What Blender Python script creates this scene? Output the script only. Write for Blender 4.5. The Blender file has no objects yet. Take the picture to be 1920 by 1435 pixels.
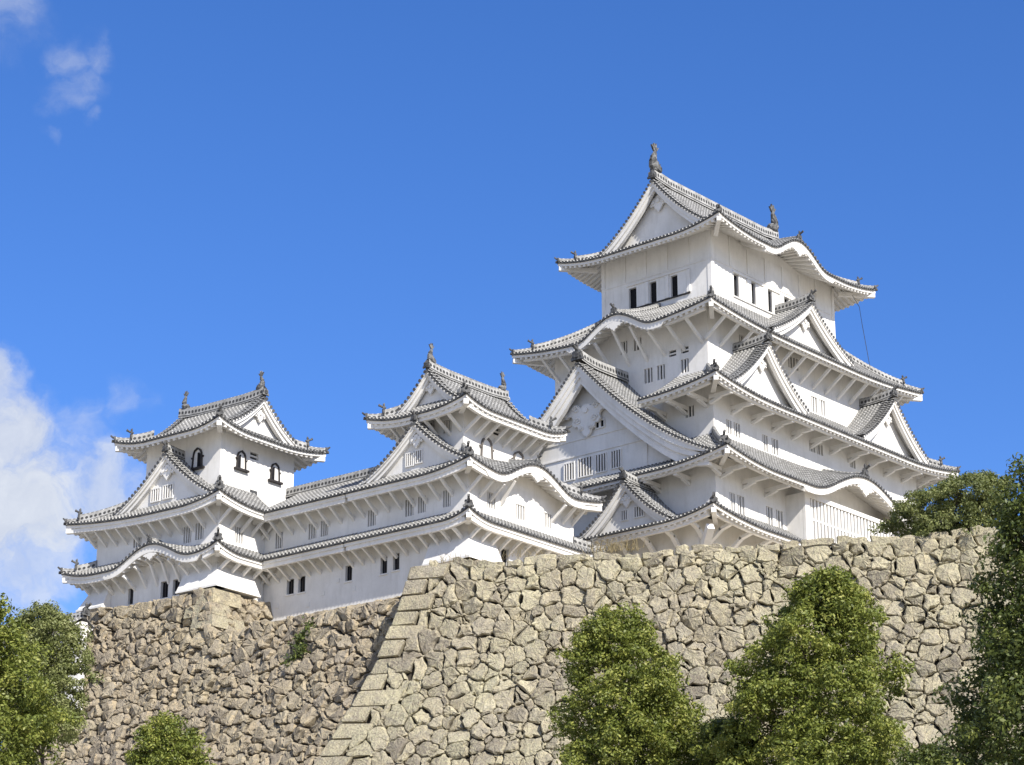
import bpy, math, random
import numpy as np
from math import sin, cos, pi, radians, hypot, sqrt, floor
R = random.Random(7)
D = bpy.data
SC = bpy.context.scene
COL = SC.collection

# ------------------------------------------------------------------ camera, sky, sun, exposure
SUN_EL, SUN_AZ = 37.0, 197.0            # degrees; azimuth clockwise from north (+Y)
cam = D.cameras.new('camera'); camo = D.objects.new('camera', cam); COL.objects.link(camo)
cam.sensor_width = 36.0; cam.lens = 4300 / 1920 * 36; cam.clip_end = 6000; cam.clip_start = 0.5
camo.location = (0, 0, 0); camo.rotation_euler = (radians(90 + 19), 0, radians(-49))
SC.camera = camo
SC.view_settings.view_transform = 'Standard'; SC.view_settings.look = 'None'
SC.view_settings.gamma = 1; SC.view_settings.use_curve_mapping = False
SC.view_settings.exposure = 1.06
SC.cycles.max_bounces = 6; SC.cycles.transparent_max_bounces = 4

sun = D.lights.new('sun', 'SUN'); sun.energy = 3.6; sun.angle = radians(0.5); sun.color = (1, 0.95, 0.87)
suno = D.objects.new('sun', sun); COL.objects.link(suno)
suno.rotation_euler = (radians(90 - SUN_EL), 0, radians(180 - SUN_AZ)); suno.location = (0, -50, 120)

def nd(nt, typ, **kw):
    n = nt.nodes.new(typ)
    for k, v in kw.items(): setattr(n, k, v)
    return n
def val(nt, op, a, b=None, c=None, clamp=False):
    n = nt.nodes.new('ShaderNodeMath'); n.operation = op; n.use_clamp = clamp
    for i, x in enumerate((a, b, c)):
        if x is None: continue
        if isinstance(x, (int, float)): n.inputs[i].default_value = x
        else: nt.links.new(x, n.inputs[i])
    return n.outputs[0]
def mixc(nt, f, a, b, blend='MIX'):
    n = nt.nodes.new('ShaderNodeMix'); n.data_type = 'RGBA'; n.blend_type = blend
    for s, x in ((0, f), (6, a), (7, b)):
        if isinstance(x, (int, float)): n.inputs[s].default_value = x
        elif isinstance(x, tuple): n.inputs[s].default_value = (*x[:3], 1)
        else: nt.links.new(x, n.inputs[s])
    return n.outputs[2]
def mapr(nt, x, a, b, c=0.0, d=1.0, smooth=False):
    n = nt.nodes.new('ShaderNodeMapRange'); n.clamp = True
    if smooth: n.interpolation_type = 'SMOOTHSTEP'
    nt.links.new(x, n.inputs[0])
    for i, v in enumerate((a, b, c, d)): n.inputs[i + 1].default_value = v
    return n.outputs[0]
def noise(nt, vec, scale, detail=4, rough=0.55, dist=0.0):
    n = nt.nodes.new('ShaderNodeTexNoise'); n.inputs['Scale'].default_value = scale
    n.inputs['Detail'].default_value = detail; n.inputs['Roughness'].default_value = rough
    n.inputs['Distortion'].default_value = dist
    if vec is not None: nt.links.new(vec, n.inputs['Vector'])
    return n.outputs['Fac']

W = D.worlds.new('World'); SC.world = W; W.use_nodes = True
nt = W.node_tree; nt.nodes.clear()
sky = nd(nt, 'ShaderNodeTexSky', sky_type='NISHITA', sun_disc=False)
sky.sun_elevation = radians(SUN_EL); sky.sun_rotation = radians(SUN_AZ)
sky.altitude = 60; sky.air_density = 1.0; sky.dust_density = 0.4; sky.ozone_density = 3.0
hs = nd(nt, 'ShaderNodeHueSaturation'); hs.inputs['Saturation'].default_value = 1.22; hs.inputs['Value'].default_value = 1.0
nt.links.new(sky.outputs[0], hs.inputs['Color'])
tc = nd(nt, 'ShaderNodeTexCoord'); gen = tc.outputs['Generated']
# clouds: soft banks standing in given world directions (direction, angular radius, strength)
CL = [((0.5692, 0.7774, 0.2677), .042, 1.0), ((0.5640, 0.7750, 0.2990), .026, .95), ((0.5537, 0.7700, 0.3180), .014, .8),
      ((0.5958, 0.7541, 0.2762), .024, .8), ((0.5779, 0.7788, 0.244), .030, .75),
      ((0.5855, 0.7513, 0.3044), .016, .45), ((0.5955, 0.7395, 0.3139), .013, .42),
      ((0.5359, 0.716, 0.4475), 0.011, 0.4), ((0.5428, 0.7089, 0.4503), 0.01, 0.4), ((0.5417, 0.717, 0.4387), 0.012, 0.42), ((0.5433, 0.7207, 0.4305), 0.01, 0.38), ((0.5504, 0.7193, 0.4239), 0.005, 0.3), ((0.543, 0.729, 0.4168), 0.005, 0.26),
      ((0.5040, 0.7290, 0.4640), .024, 0.40)]
big = None
def wnoise(scale, d, off):
    n = nt.nodes.new('ShaderNodeTexNoise'); n.inputs['Scale'].default_value = scale; n.inputs['Detail'].default_value = d
    mp = nd(nt, 'ShaderNodeVectorMath', operation='ADD'); mp.inputs[1].default_value = (off, off * 2, -off); nt.links.new(gen, mp.inputs[0]); nt.links.new(mp.outputs[0], n.inputs['Vector'])
    return n
# the directions are warped by noise so that the banks fray
wn = wnoise(38, 5, 3.1)
ws = nd(nt, 'ShaderNodeVectorMath', operation='SUBTRACT'); nt.links.new(wn.outputs['Color'], ws.inputs[0]); ws.inputs[1].default_value = (.5, .5, .5)
wsc = nd(nt, 'ShaderNodeVectorMath', operation='SCALE'); nt.links.new(ws.outputs[0], wsc.inputs[0]); wsc.inputs['Scale'].default_value = 0.035
wv = nd(nt, 'ShaderNodeVectorMath', operation='ADD'); nt.links.new(gen, wv.inputs[0]); nt.links.new(wsc.outputs[0], wv.inputs[1])
n1 = noise(nt, wv.outputs[0], 60, 8, 0.62, 0.3); n2 = noise(nt, gen, 18, 4, 0.55)
nn = val(nt, 'ADD', val(nt, 'MULTIPLY', n1, 0.6), val(nt, 'MULTIPLY', n2, 0.4))
for d, r, s in CL:
    vd = nd(nt, 'ShaderNodeVectorMath', operation='DISTANCE'); nt.links.new(wv.outputs[0], vd.inputs[0]); vd.inputs[1].default_value = d
    m = mapr(nt, vd.outputs['Value'], r * 1.45, r * 0.1)
    e = val(nt, 'ADD', m, val(nt, 'MULTIPLY', val(nt, 'SUBTRACT', nn, 0.5), 2.6 if s < .6 else 1.9))
    f = mapr(nt, val(nt, 'MULTIPLY', e, val(nt, 'MULTIPLY', m, 1.6, clamp=True)), 0.05, 1.6 if s < .6 else 0.85, 0, s, True)
    big = f if big is None else val(nt, 'MAXIMUM', big, f)
# unseen broken cloud away from the castle side, added to brighten the shaded walls
vdir = nd(nt, 'ShaderNodeVectorMath', operation='DOT_PRODUCT'); nt.links.new(gen, vdir.inputs[0]); vdir.inputs[1].default_value = (0.714, 0.620, 0.326)
away = mapr(nt, vdir.outputs['Value'], 0.86, 0.62, 0, 1, True)
far = mapr(nt, noise(nt, gen, 3.2, 6, 0.6, 0.5), 0.42, 0.60, 0, 0.9, True)
big = val(nt, 'MAXIMUM', big, val(nt, 'MULTIPLY', far, away))
ccol = mixc(nt, mapr(nt, n1, 0.35, 0.65), (4.3, 4.6, 5.2), (5.1, 5.35, 5.75))
tint = mixc(nt, 1.0, hs.outputs[0], (0.78, 0.86, 1.19), 'MULTIPLY')
skc = mixc(nt, val(nt, 'MULTIPLY', big, 0.92), tint, ccol)
bg = nd(nt, 'ShaderNodeBackground'); bg.inputs[1].default_value = 0.073
nt.links.new(skc, bg.inputs[0])
wo = nd(nt, 'ShaderNodeOutputWorld'); nt.links.new(bg.outputs[0], wo.inputs[0])

# ------------------------------------------------------------------ materials
def material(name, rough=0.8):
    m = D.materials.new(name); m.use_nodes = True
    t = m.node_tree; b = t.nodes['Principled BSDF']; b.inputs['Roughness'].default_value = rough
    b.inputs['Specular IOR Level'].default_value = 0.25
    return m, t, b
def objco(t): return nd(t, 'ShaderNodeTexCoord').outputs['Object']
def geopos(t): return nd(t, 'ShaderNodeNewGeometry').outputs['Position']
def bump(t, b, h, strength=0.3, dist=0.02):
    n = nd(t, 'ShaderNodeBump'); n.inputs['Strength'].default_value = strength; n.inputs['Distance'].default_value = dist
    t.links.new(h, n.inputs['Height']); t.links.new(n.outputs[0], b.inputs['Normal'])

def mk_plaster():
    m, t, b = material('white_lime_plaster', 0.85)
    p = geopos(t)
    mp = nd(t, 'ShaderNodeMapping'); mp.inputs['Scale'].default_value = (1.6, 1.6, 0.28); t.links.new(p, mp.inputs[0])
    streak = noise(t, mp.outputs[0], 1.5, 5, 0.65)
    patch = noise(t, p, 0.55, 5, 0.6)
    fine = noise(t, p, 6, 4, 0.6)
    c = mixc(t, mapr(t, patch, 0.38, 0.68), (0.77, 0.75, 0.71), (0.67, 0.65, 0.61))
    c = mixc(t, mapr(t, streak, 0.50, 0.76, 0, 0.5), c, (0.54, 0.52, 0.47))
    c = mixc(t, mapr(t, fine, 0.55, 0.75, 0, 0.4), c, (0.60, 0.59, 0.56))
    t.links.new(c, b.inputs['Base Color']); bump(t, b, fine, 0.12, 0.02)
    return m
def mk_tile():
    # half-round clay tiles: u across, v metres down the slope; lime plaster at every joint
    m, t, b = material('grey_roof_tile', 0.6)
    uv = nd(t, 'ShaderNodeUVMap').outputs[0]
    sx = nd(t, 'ShaderNodeSeparateXYZ'); t.links.new(uv, sx.inputs[0])
    p = geopos(t)
    v = val(t, 'FRACT', val(t, 'MULTIPLY', sx.outputs[1], 1 / 0.30))
    w = noise(t, p, 9, 3, 0.6)
    j = val(t, 'LESS_THAN', val(t, 'ADD', v, val(t, 'MULTIPLY', w, 0.3)), 0.56)
    side = val(t, 'GREATER_THAN', val(t, 'ABSOLUTE', val(t, 'SUBTRACT', sx.outputs[0], 0.5)), 0.44)
    f = val(t, 'MAXIMUM', j, side)
    g = mixc(t, mapr(t, noise(t, p, 1.3, 4), 0.3, 0.7), (0.10, 0.10, 0.097), (0.18, 0.176, 0.168))
    wcol = mixc(t, mapr(t, noise(t, p, 2.5, 4), 0.35, 0.7), (0.42, 0.415, 0.40), (0.20, 0.195, 0.18))
    t.links.new(mixc(t, f, g, wcol), b.inputs['Base Color'])
    return m
def mk_pan():
    m, t, b = material('flat_roof_tile', 0.65)
    uv = nd(t, 'ShaderNodeUVMap').outputs[0]
    sx = nd(t, 'ShaderNodeSeparateXYZ'); t.links.new(uv, sx.inputs[0])
    p = geopos(t)
    v = val(t, 'FRACT', val(t, 'MULTIPLY', sx.outputs[1], 1 / 0.30))
    f = mapr(t, v, 0.55, 0.95, 0, 0.6)
    g = mixc(t, mapr(t, noise(t, p, 2.0, 4), 0.3, 0.7), (0.075, 0.075, 0.075), (0.13, 0.13, 0.126))
    t.links.new(mixc(t, f, g, (0.20, 0.2, 0.19)), b.inputs['Base Color'])
    return m
def mk_dark():
    m, t, b = material('dark_clay_ornament', 0.6)
    p = geopos(t)
    t.links.new(mixc(t, mapr(t, noise(t, p, 3, 4), 0.35, 0.7), (0.045, 0.045, 0.046), (0.12, 0.12, 0.117)), b.inputs['Base Color'])
    return m
def mk_weathered():
    m, t, b = material('weathered_grey_clay', 0.7)
    p = geopos(t)
    t.links.new(mixc(t, mapr(t, noise(t, p, 4, 4), 0.4, 0.65), (0.05, 0.05, 0.05), (0.19, 0.19, 0.185)), b.inputs['Base Color'])
    return m
def mk_ridge():
    # ridge sides: u metres along, v 0..1 up; white courses with a row of dark tile ends
    m, t, b = material('plastered_ridge', 0.75)
    uv = nd(t, 'ShaderNodeUVMap').outputs[0]
    sx = nd(t, 'ShaderNodeSeparateXYZ'); t.links.new(uv, sx.inputs[0])
    p = geopos(t)
    u = val(t, 'ABSOLUTE', val(t, 'SUBTRACT', val(t, 'FRACT', val(t, 'MULTIPLY', sx.outputs[0], 1 / 0.30)), 0.5))
    vv = val(t, 'SUBTRACT', sx.outputs[1], 0.55)
    e = val(t, 'SQRT', val(t, 'ADD', val(t, 'MULTIPLY', val(t, 'MULTIPLY', u, u), 4.5), val(t, 'MULTIPLY', val(t, 'MULTIPLY', vv, vv), 14)))
    dk = val(t, 'LESS_THAN', e, 0.72)
    low = val(t, 'LESS_THAN', val(t, 'ABSOLUTE', val(t, 'SUBTRACT', sx.outputs[1], 0.16)), 0.06)
    w = mixc(t, mapr(t, noise(t, p, 2.2, 4), 0.35, 0.7), (0.40, 0.395, 0.38), (0.21, 0.205, 0.19))
    t.links.new(mixc(t, val(t, 'MAXIMUM', dk, low), w, (0.05, 0.05, 0.05)), b.inputs['Base Color'])
    return m
def mk_plain(name, col, rough=0.8, var=0.25, scale=3):
    m, t, b = material(name, rough)
    p = geopos(t)
    t.links.new(mixc(t, mapr(t, noise(t, p, scale, 4), 0.3, 0.7), tuple(c * (1 - var) for c in col), tuple(c * (1 + var) for c in col)), b.inputs['Base Color'])
    return m
def mk_stone(name, pal, lichen, lich_amt, stain):
    m, t, b = material(name, 0.92)
    p = geopos(t)
    a = nd(t, 'ShaderNodeAttribute'); a.attribute_name = 'tone'
    cr = nd(t, 'ShaderNodeValToRGB'); cr.color_ramp.interpolation = 'LINEAR'
    el = cr.color_ramp.elements
    while len(el) < len(pal): el.new(0.5)
    for i, c in enumerate(pal):
        el[i].position = i / (len(pal) - 1); el[i].color = (*c, 1)
    t.links.new(a.outputs['Fac'], cr.inputs[0])
    n1 = noise(t, p, 2.2, 6, 0.65); n2 = noise(t, p, 9, 5, 0.7); n3 = noise(t, p, 0.35, 3, 0.5)
    c = mixc(t, mapr(t, n1, 0.40, 0.62, 0, 0.75), cr.outputs[0], stain)
    c = mixc(t, mapr(t, val(t, 'ADD', n2, val(t, 'MULTIPLY', n3, 0.5)), 0.70, 0.90, 0, lich_amt), c, lichen)
    c = mixc(t, mapr(t, noise(t, p, 12, 5, 0.75), 0.48, 0.70, 0, 0.75), c, (0.075, 0.07, 0.06))
    c = mixc(t, mapr(t, noise(t, p, 5, 5, 0.7, 0.6), 0.56, 0.74, 0, 0.5), c, (0.52, 0.49, 0.40))
    t.links.new(c, b.inputs['Base Color'])
    h = val(t, 'ADD', val(t, 'MULTIPLY', n1, 1.0), val(t, 'MULTIPLY', n2, 0.55))
    bump(t, b, h, 1.0, 0.2)
    return m
def mk_leaf(name, c0, c1, c2, trans=0.28):
    m, t, b = material(name, 0.5)
    b.inputs['Specular IOR Level'].default_value = 0.35
    a = nd(t, 'ShaderNodeAttribute'); a.attribute_name = 'tone'
    cr = nd(t, 'ShaderNodeValToRGB'); el = cr.color_ramp.elements; el.new(0.55)
    for i, (q, c) in enumerate(((0, c0), (0.55, c1), (1, c2))): el[i].position = q; el[i].color = (*c, 1)
    t.links.new(a.outputs['Fac'], cr.inputs[0]); t.links.new(cr.outputs[0], b.inputs['Base Color'])
    tr = nd(t, 'ShaderNodeBsdfTranslucent'); t.links.new(mixc(t, 0.5, cr.outputs[0], (0.16, 0.2, 0.03)), tr.inputs[0])
    mx = nd(t, 'ShaderNodeMixShader'); mx.inputs[0].default_value = trans
    t.links.new(b.outputs[0], mx.inputs[1]); t.links.new(tr.outputs[0], mx.inputs[2])
    t.links.new(mx.outputs[0], t.nodes['Material Output'].inputs[0])
    return m

PLA = mk_plaster(); TIL = mk_tile(); PAN = mk_pan(); DRK = mk_dark(); WEA = mk_weathered(); RID = mk_ridge()
HOLE = mk_plain('dark_room_behind_window', (0.012, 0.012, 0.014), 0.9)
WOODK = mk_plain('black_lacquered_wood', (0.035, 0.031, 0.03), 0.5)
BRW = mk_plain('weathered_brown_frame', (0.15, 0.135, 0.12), 0.8)
SLAT = mk_plain('shade_grey_recess', (0.06, 0.062, 0.065), 0.9)  # shade of the window slots put into the colour
BARK = mk_plain('bark', (0.055, 0.042, 0.03), 0.95)
EARTH = mk_plain('dry_earth', (0.36, 0.31, 0.23), 0.95, 0.3, 1.2)
GRASS = mk_plain('pale_gravel', (0.40, 0.37, 0.31), 0.95, 0.3, 0.6)  # unseen ground, lightened to bounce light onto the shaded walls
WIRE = mk_plain('black_cable', (0.02, 0.02, 0.022), 0.6)

# ------------------------------------------------------------------ mesh builder
class MB:
    def __init__(s): s.v = []; s.f = []; s.m = []; s.uv = []; s.mats = []
    def mi(s, mat):
        if mat not in s.mats: s.mats.append(mat)
        return s.mats.index(mat)
    def face(s, pts, mat, uvs=None):
        i = len(s.v); s.v.extend(pts); s.f.append(tuple(range(i, i + len(pts)))); s.m.append(s.mi(mat))
        s.uv.extend(uvs if uvs else [(0.5, 0.5)] * len(pts))
    def grid(s, rows, mat, uvs=None):
        nr, nc = len(rows), len(rows[0]); i0 = len(s.v); k = s.mi(mat)
        for r in rows: s.v.extend(r)
        for i in range(nr - 1):
            for j in range(nc - 1):
                s.f.append((i0 + i * nc + j, i0 + i * nc + j + 1, i0 + (i + 1) * nc + j + 1, i0 + (i + 1) * nc + j)); s.m.append(k)
                if uvs: s.uv.extend((uvs[i][j], uvs[i][j + 1], uvs[i + 1][j + 1], uvs[i + 1][j]))
                else: s.uv.extend([(0.5, 0.5)] * 4)
    def hexa(s, c, mat):
        # c: 8 corners, bottom ring 0-3, top ring 4-7
        for q in ((3, 2, 1, 0), (4, 5, 6, 7), (0, 1, 5, 4), (1, 2, 6, 5), (2, 3, 7, 6), (3, 0, 4, 7)):
            s.face([c[i] for i in q], mat)
    def box(s, a, b, mat):
        (x0, y0, z0), (x1, y1, z1) = a, b
        s.hexa([(x0, y0, z0), (x1, y0, z0), (x1, y1, z0), (x0, y1, z0), (x0, y0, z1), (x1, y0, z1), (x1, y1, z1), (x0, y1, z1)], mat)
    def bar(s, p, q, w, h, mat, up=(0, 0, 1)):
        p = np.array(p, float); q = np.array(q, float); d = q - p; d /= np.linalg.norm(d) + 1e-9
        sd = np.cross(d, up); n = np.linalg.norm(sd)
        sd = sd / n if n > 1e-6 else np.array([1., 0, 0])
        u = np.cross(sd, d); sd = sd * w / 2; u = u * h / 2
        s.hexa([tuple(x) for x in (p - sd - u, p + sd - u, q + sd - u, q - sd - u, p - sd + u, p + sd + u, q + sd + u, q - sd + u)], mat)
    def tube(s, pts, rad, mat, n=8, cap=True):
        pts = [np.array(p, float) for p in pts]; rings = []
        up = np.array([0.13, 0.21, 0.97])
        for i, p in enumerate(pts):
            d = pts[min(i + 1, len(pts) - 1)] - pts[max(i - 1, 0)]; d /= np.linalg.norm(d) + 1e-9
            a = np.cross(d, up); 
            if np.linalg.norm(a) < 1e-3: a = np.cross(d, (1, 0, 0))
            a /= np.linalg.norm(a); b = np.cross(a, d); r = rad[i] if hasattr(rad, '__len__') else rad
            rings.append([tuple(p + r * (cos(2 * pi * k / n) * a + sin(2 * pi * k / n) * b)) for k in range(n)])
        s.grid([r + [r[0]] for r in rings], mat)
        if cap:
            s.face(rings[0], mat); s.face(rings[-1][::-1], mat)
    def prism(s, outline, fr, t0, t1, mat, matb=None):
        # outline: list of (a,b); fr(a,b,t) -> xyz
        f = [fr(a, b, t1) for a, b in outline]; k = [fr(a, b, t0) for a, b in outline]
        s.face(f, mat); s.face(k[::-1], mat)
        n = len(outline)
        for i in range(n):
            j = (i + 1) % n; s.face([k[i], k[j], f[j], f[i]], matb or mat)
    def build(s, name, parent=None, z0=0.0, loc=None, smooth=False):
        me = D.meshes.new(name)
        v = s.v if loc is None else [(x - loc[0], y - loc[1], z - loc[2]) for x, y, z in s.v]
        me.from_pydata(v, [], s.f)
        for m in s.mats: me.materials.append(m)
        me.polygons.foreach_set('material_index', s.m)
        ul = me.uv_layers.new(name='UVMap'); ul.data.foreach_set('uv', np.array(s.uv, 'f').ravel())
        if smooth: me.polygons.foreach_set('use_smooth', [True] * len(s.f))
        me.update()
        o = D.objects.new(name, me); COL.objects.link(o)
        if loc is not None: o.location = loc
        if parent is not None: o.parent = parent
        return o
def tag(o, label, cat, group=None, kind=None):
    if label: o['label'] = label
    if cat: o['category'] = cat
    if group: o['group'] = group
    if kind: o['kind'] = kind
    return o
def thing(name, label, cat, loc, rz=0.0, group=None):
    o = D.objects.new(name, None); COL.objects.link(o); o.location = loc; o.rotation_euler = (0, 0, radians(rz))
    o.empty_display_size = 1
    return tag(o, label, cat, group)

OFF = {}
ROOT = [None, 0.0]        # current building and its base height
def part(mb, name, parent=None, smooth=False):
    """mesh in building coordinates (z absolute) -> child object of the building or of one of its parts, origin at its own middle foot"""
    if not mb.v: return None
    a = np.array(mb.v); c = (a.min(0) + a.max(0)) / 2; c[2] = a[:, 2].min()
    o = mb.build(name, None, loc=tuple(c), smooth=smooth)
    if parent is None or parent is ROOT[0]:
        o.parent = ROOT[0]; o.location = (c[0], c[1], c[2] - ROOT[1])
        OFF[o.name] = tuple(c)
    else:
        po = OFF[parent.name]; o.parent = parent; o.location = (c[0] - po[0], c[1] - po[1], c[2] - po[2])
        OFF[o.name] = tuple(c)
    return o

FACE = {'W': ((-1, 0), (0, 1)), 'E': ((1, 0), (0, 1)), 'S': ((0, -1), (1, 0)), 'N': ((0, 1), (1, 0))}
def fpt(face, p, c, n, z):
    """point on a face: plane coordinate p, c along it, n outward, z up"""
    N, A = FACE[face]
    return (N[0] * n + (p if N[0] else c), N[1] * n + (p if N[1] else c), z)

# ------------------------------------------------------------------ roofs
PITCH = 0.30
def prof(u, c): return u * ((1 - c) + c * u)
def bumpf(t):
    if abs(t) >= 1: return 0.0
    return 0.5 * (1 + cos(pi * t)) - 0.10 * sin(pi * abs(t)) ** 2 * (abs(t) > 0.5) * 2 * (abs(t) - .5)
class Side:
    """one slope: eave from s=0..L along A, inward depth Dp, hips with insets e0/e1"""
    def __init__(s, face, p, c0, c1, Dp, ze, zt, e0, e1, lift=0.6, c=0.3, bump=None, over=1.3, k=1.7, bdec=0.85):
        s.face, s.p, s.c0, s.L, s.Dp, s.ze, s.zt, s.e0, s.e1 = face, p, c0, c1 - c0, Dp, ze, zt, e0, e1
        s.lift, s.c, s.bump, s.over, s.k, s.bdec = lift, c, bump, over, k, bdec
    def umax(s, t):
        m = 1.0
        if s.e0 > 0: m = min(m, t / s.e0)
        if s.e1 > 0: m = min(m, (s.L - t) / s.e1)
        return max(m, 0.0)
    def bz(s, t):
        if not s.bump: return 0.0
        bc, bw, bh = s.bump
        return bh * bumpf((t + s.c0 - bc) / bw)
    def z(s, t, u):
        z = s.ze + (s.zt - s.ze) * prof(u, s.c)
        if s.e0 > 0: z += s.lift * max(0, 1 - t / (s.k * s.e0)) ** 2 * (1 - u)
        if s.e1 > 0: z += s.lift * max(0, 1 - (s.L - t) / (s.k * s.e1)) ** 2 * (1 - u)
        return z + s.bz(t) * (1 - u) ** s.bdec
    def P(s, t, u, dz=0.0): return fpt(s.face, s.p, s.c0 + t, -u * s.Dp, s.z(t, u) + dz)
    def inb(s, t):
        if not s.bump: return 0.0
        bc, bw, bh = s.bump
        return 1.0 if abs(t + s.c0 - bc) < bw * 1.12 else 0.0

def round_row(mb, pts, A, r=0.10, v0=0.0):
    """half-round tile row through pts (top of pan), A = unit vector across"""
    sec = ((-r, -0.01), (-0.62 * r, 0.82 * r), (0.62 * r, 0.82 * r), (r, -0.01))
    rows = []; uvs = []; acc = v0
    for i, p in enumerate(pts):
        if i: acc += math.dist(p, pts[i - 1])
        rows.append([(p[0] + A[0] * a, p[1] + A[1] * a, p[2] + h) for a, h in sec])
        uvs.append([(j / 3, acc) for j in range(4)])
    mb.grid(rows, TIL, uvs)
def disc(mb, c, A, B, r, mat, n=6):
    mb.face([(c[0] + r * (cos(2 * pi * k / n) * A[0] + sin(2 * pi * k / n) * B[0]), c[1] + r * (cos(2 * pi * k / n) * A[1] + sin(2 * pi * k / n) * B[1]),
              c[2] + r * (cos(2 * pi * k / n) * A[2] + sin(2 * pi * k / n) * B[2])) for k in range(n)], mat)

def build_sides(mb, eb, sides, rafter=0.46, ribs=False, fh0=0.16, sof=0.30):
    for S in sides:
        N, A = FACE[S.face]
        ns = 8 if S.Dp > 2.6 else 5
        ts = sorted(set([0.03, S.L - 0.03] + [x for x in (S.e0, S.L - S.e1) if 0.03 < x < S.L - 0.03] + list(np.arange(PITCH, S.L, PITCH))))
        grid = []; uvs = []
        for t in ts:
            um = S.umax(t); col = [S.P(t, um * k / ns) for k in range(ns + 1)]
            grid.append(col); acc = 0; u_ = []
            for k in range(ns + 1):
                if k: acc += math.dist(col[k], col[k - 1])
                u_.append((t, acc))
            uvs.append(u_)
        mb.grid(grid, PAN, uvs)
        for i in range(len(ts) - 1):              # front edge of the tiles
            a, b = S.P(ts[i], 0), S.P(ts[i + 1], 0)
            mb.face([a, b, (b[0], b[1], b[2] - 0.12), (a[0], a[1], a[2] - 0.12)], DRK)
        t = PITCH / 2
        while t < S.L - 0.1:
            um = S.umax(t)
            if um > 0.04:
                n = max(2, int(ns * um + 0.99))
                pts = [S.P(t, um * k / n) for k in range(n + 1)]
                p0 = pts[0]; pts[0] = (p0[0] + N[0] * 0.05, p0[1] + N[1] * 0.05, p0[2])
                round_row(mb, pts, A)
                disc(mb, (p0[0] + N[0] * 0.055, p0[1] + N[1] * 0.055, p0[2] + 0.0), (A[0], A[1], 0), (0, 0, 1), 0.112, DRK)
            t += PITCH
        # plastered eave board and soffit
        te = [x for x in ts if S.umax(x) * S.Dp > 0.3 or True]
        ov = S.over
        prof_pts = []
        for t in te:
            um = S.umax(t) * S.Dp
            fh = fh0 + 0.26 * S.inb(t)
            def pd(d, dz):
                d = min(d, um); return S.P(t, d / S.Dp, dz)
            z0 = S.z(t, 0)
            def pf(d, zz):
                dd = min(d, um); return fpt(S.face, S.p, S.c0 + t, -dd, zz)
            col = [pf(0.03, z0 - 0.115), pf(0.07, z0 - 0.12), pf(0.08, z0 - 0.12 - fh), pf(0.16, z0 - 0.125 - fh), pf(0.17, z0 - 0.06 - fh)]
            kk = 5
            for k in range(1, kk + 1):
                d = 0.20 + (ov - 0.20) * k / kk
                dd = min(d, um); zz = S.z(t, dd / S.Dp) - sof - (0.2 * S.inb(t))
                col.append(fpt(S.face, S.p, S.c0 + t, -dd, zz))
            prof_pts.append(col)
        eb.grid(prof_pts, PLA)
        if S.bump:                                # infill over the wall under a curved gable
            bc, bw, bh = S.bump
            base = S.z(S.L / 2 if False else max(0.1, bc - bw - S.c0), ov / S.Dp) - sof - 0.6
            xs = np.linspace(bc - bw, bc + bw, 25)
            top = [fpt(S.face, S.p, x, -ov + 0.02, S.z(x - S.c0, ov / S.Dp) - sof - 0.1) for x in xs]
            bot = [fpt(S.face, S.p, x, -ov + 0.02, base) for x in xs]
            eb.grid([bot, top], PLA)
        t = rafter * 0.6
        while t < S.L - 0.2:
            um = S.umax(t) * S.Dp; d1 = min(ov, um)
            if d1 > 0.55:
                w = 0.19; h = 0.19
                zo = -sof - 0.07 - 0.2 * S.inb(t)
                d0 = 0.13
                a = S.P(t, d0 / S.Dp, zo); b = S.P(t, d1 / S.Dp, zo)
                eb.bar(a, b, w, h, PLA)
            t += rafter * (1 if not ribs else .9)

def oni(name, parent, pos, d, s=1.0, horn=True, mat=None):
    """ridge-end tile: shield with side scrolls and a horn tile pointing forward and up; d = outward 2D direction"""
    mat = mat or DRK
    mb = MB(); dx, dy = d; ax, ay = -dy, dx
    def fr(a, b, t): return (pos[0] + ax * a * s + dx * t * s, pos[1] + ay * a * s + dy * t * s, pos[2] + b * s)
    out = [(-.20, 0), (.20, 0), (.42, -.04), (.46, .10), (.34, .16), (.30, .30), (.33, .45), (.22, .56), (.13, .52), (.10, .66), (-.10, .66), (-.13, .52), (-.22, .56), (-.33, .45), (-.30, .30), (-.34, .16), (-.46, .10), (-.42, -.04)]
    mb.prism(out, fr, -0.08, 0.08, WEA, mat)
    mb.prism([(-.16, .12), (.16, .12), (.2, .3), (.1, .44), (-.1, .44), (-.2, .3)], fr, 0.08, 0.15, mat)
    if horn:
        mb.tube([fr(0, .56, -0.15), fr(0, .66, 0.15), fr(0, .80, 0.42)], [.11 * s, .10 * s, .095 * s], mat, 8)
        mb.tube([fr(0, .80, 0.40), fr(0, .82, 0.46)], [.12 * s, .12 * s], mat, 8)
        mb.tube([fr(0, .62, 0.0), fr(0, .86, 0.02), fr(0, 1.0, -0.02)], [.07 * s, .11 * s, .03 * s], mat, 6)
    return part(mb, name, parent)

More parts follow.
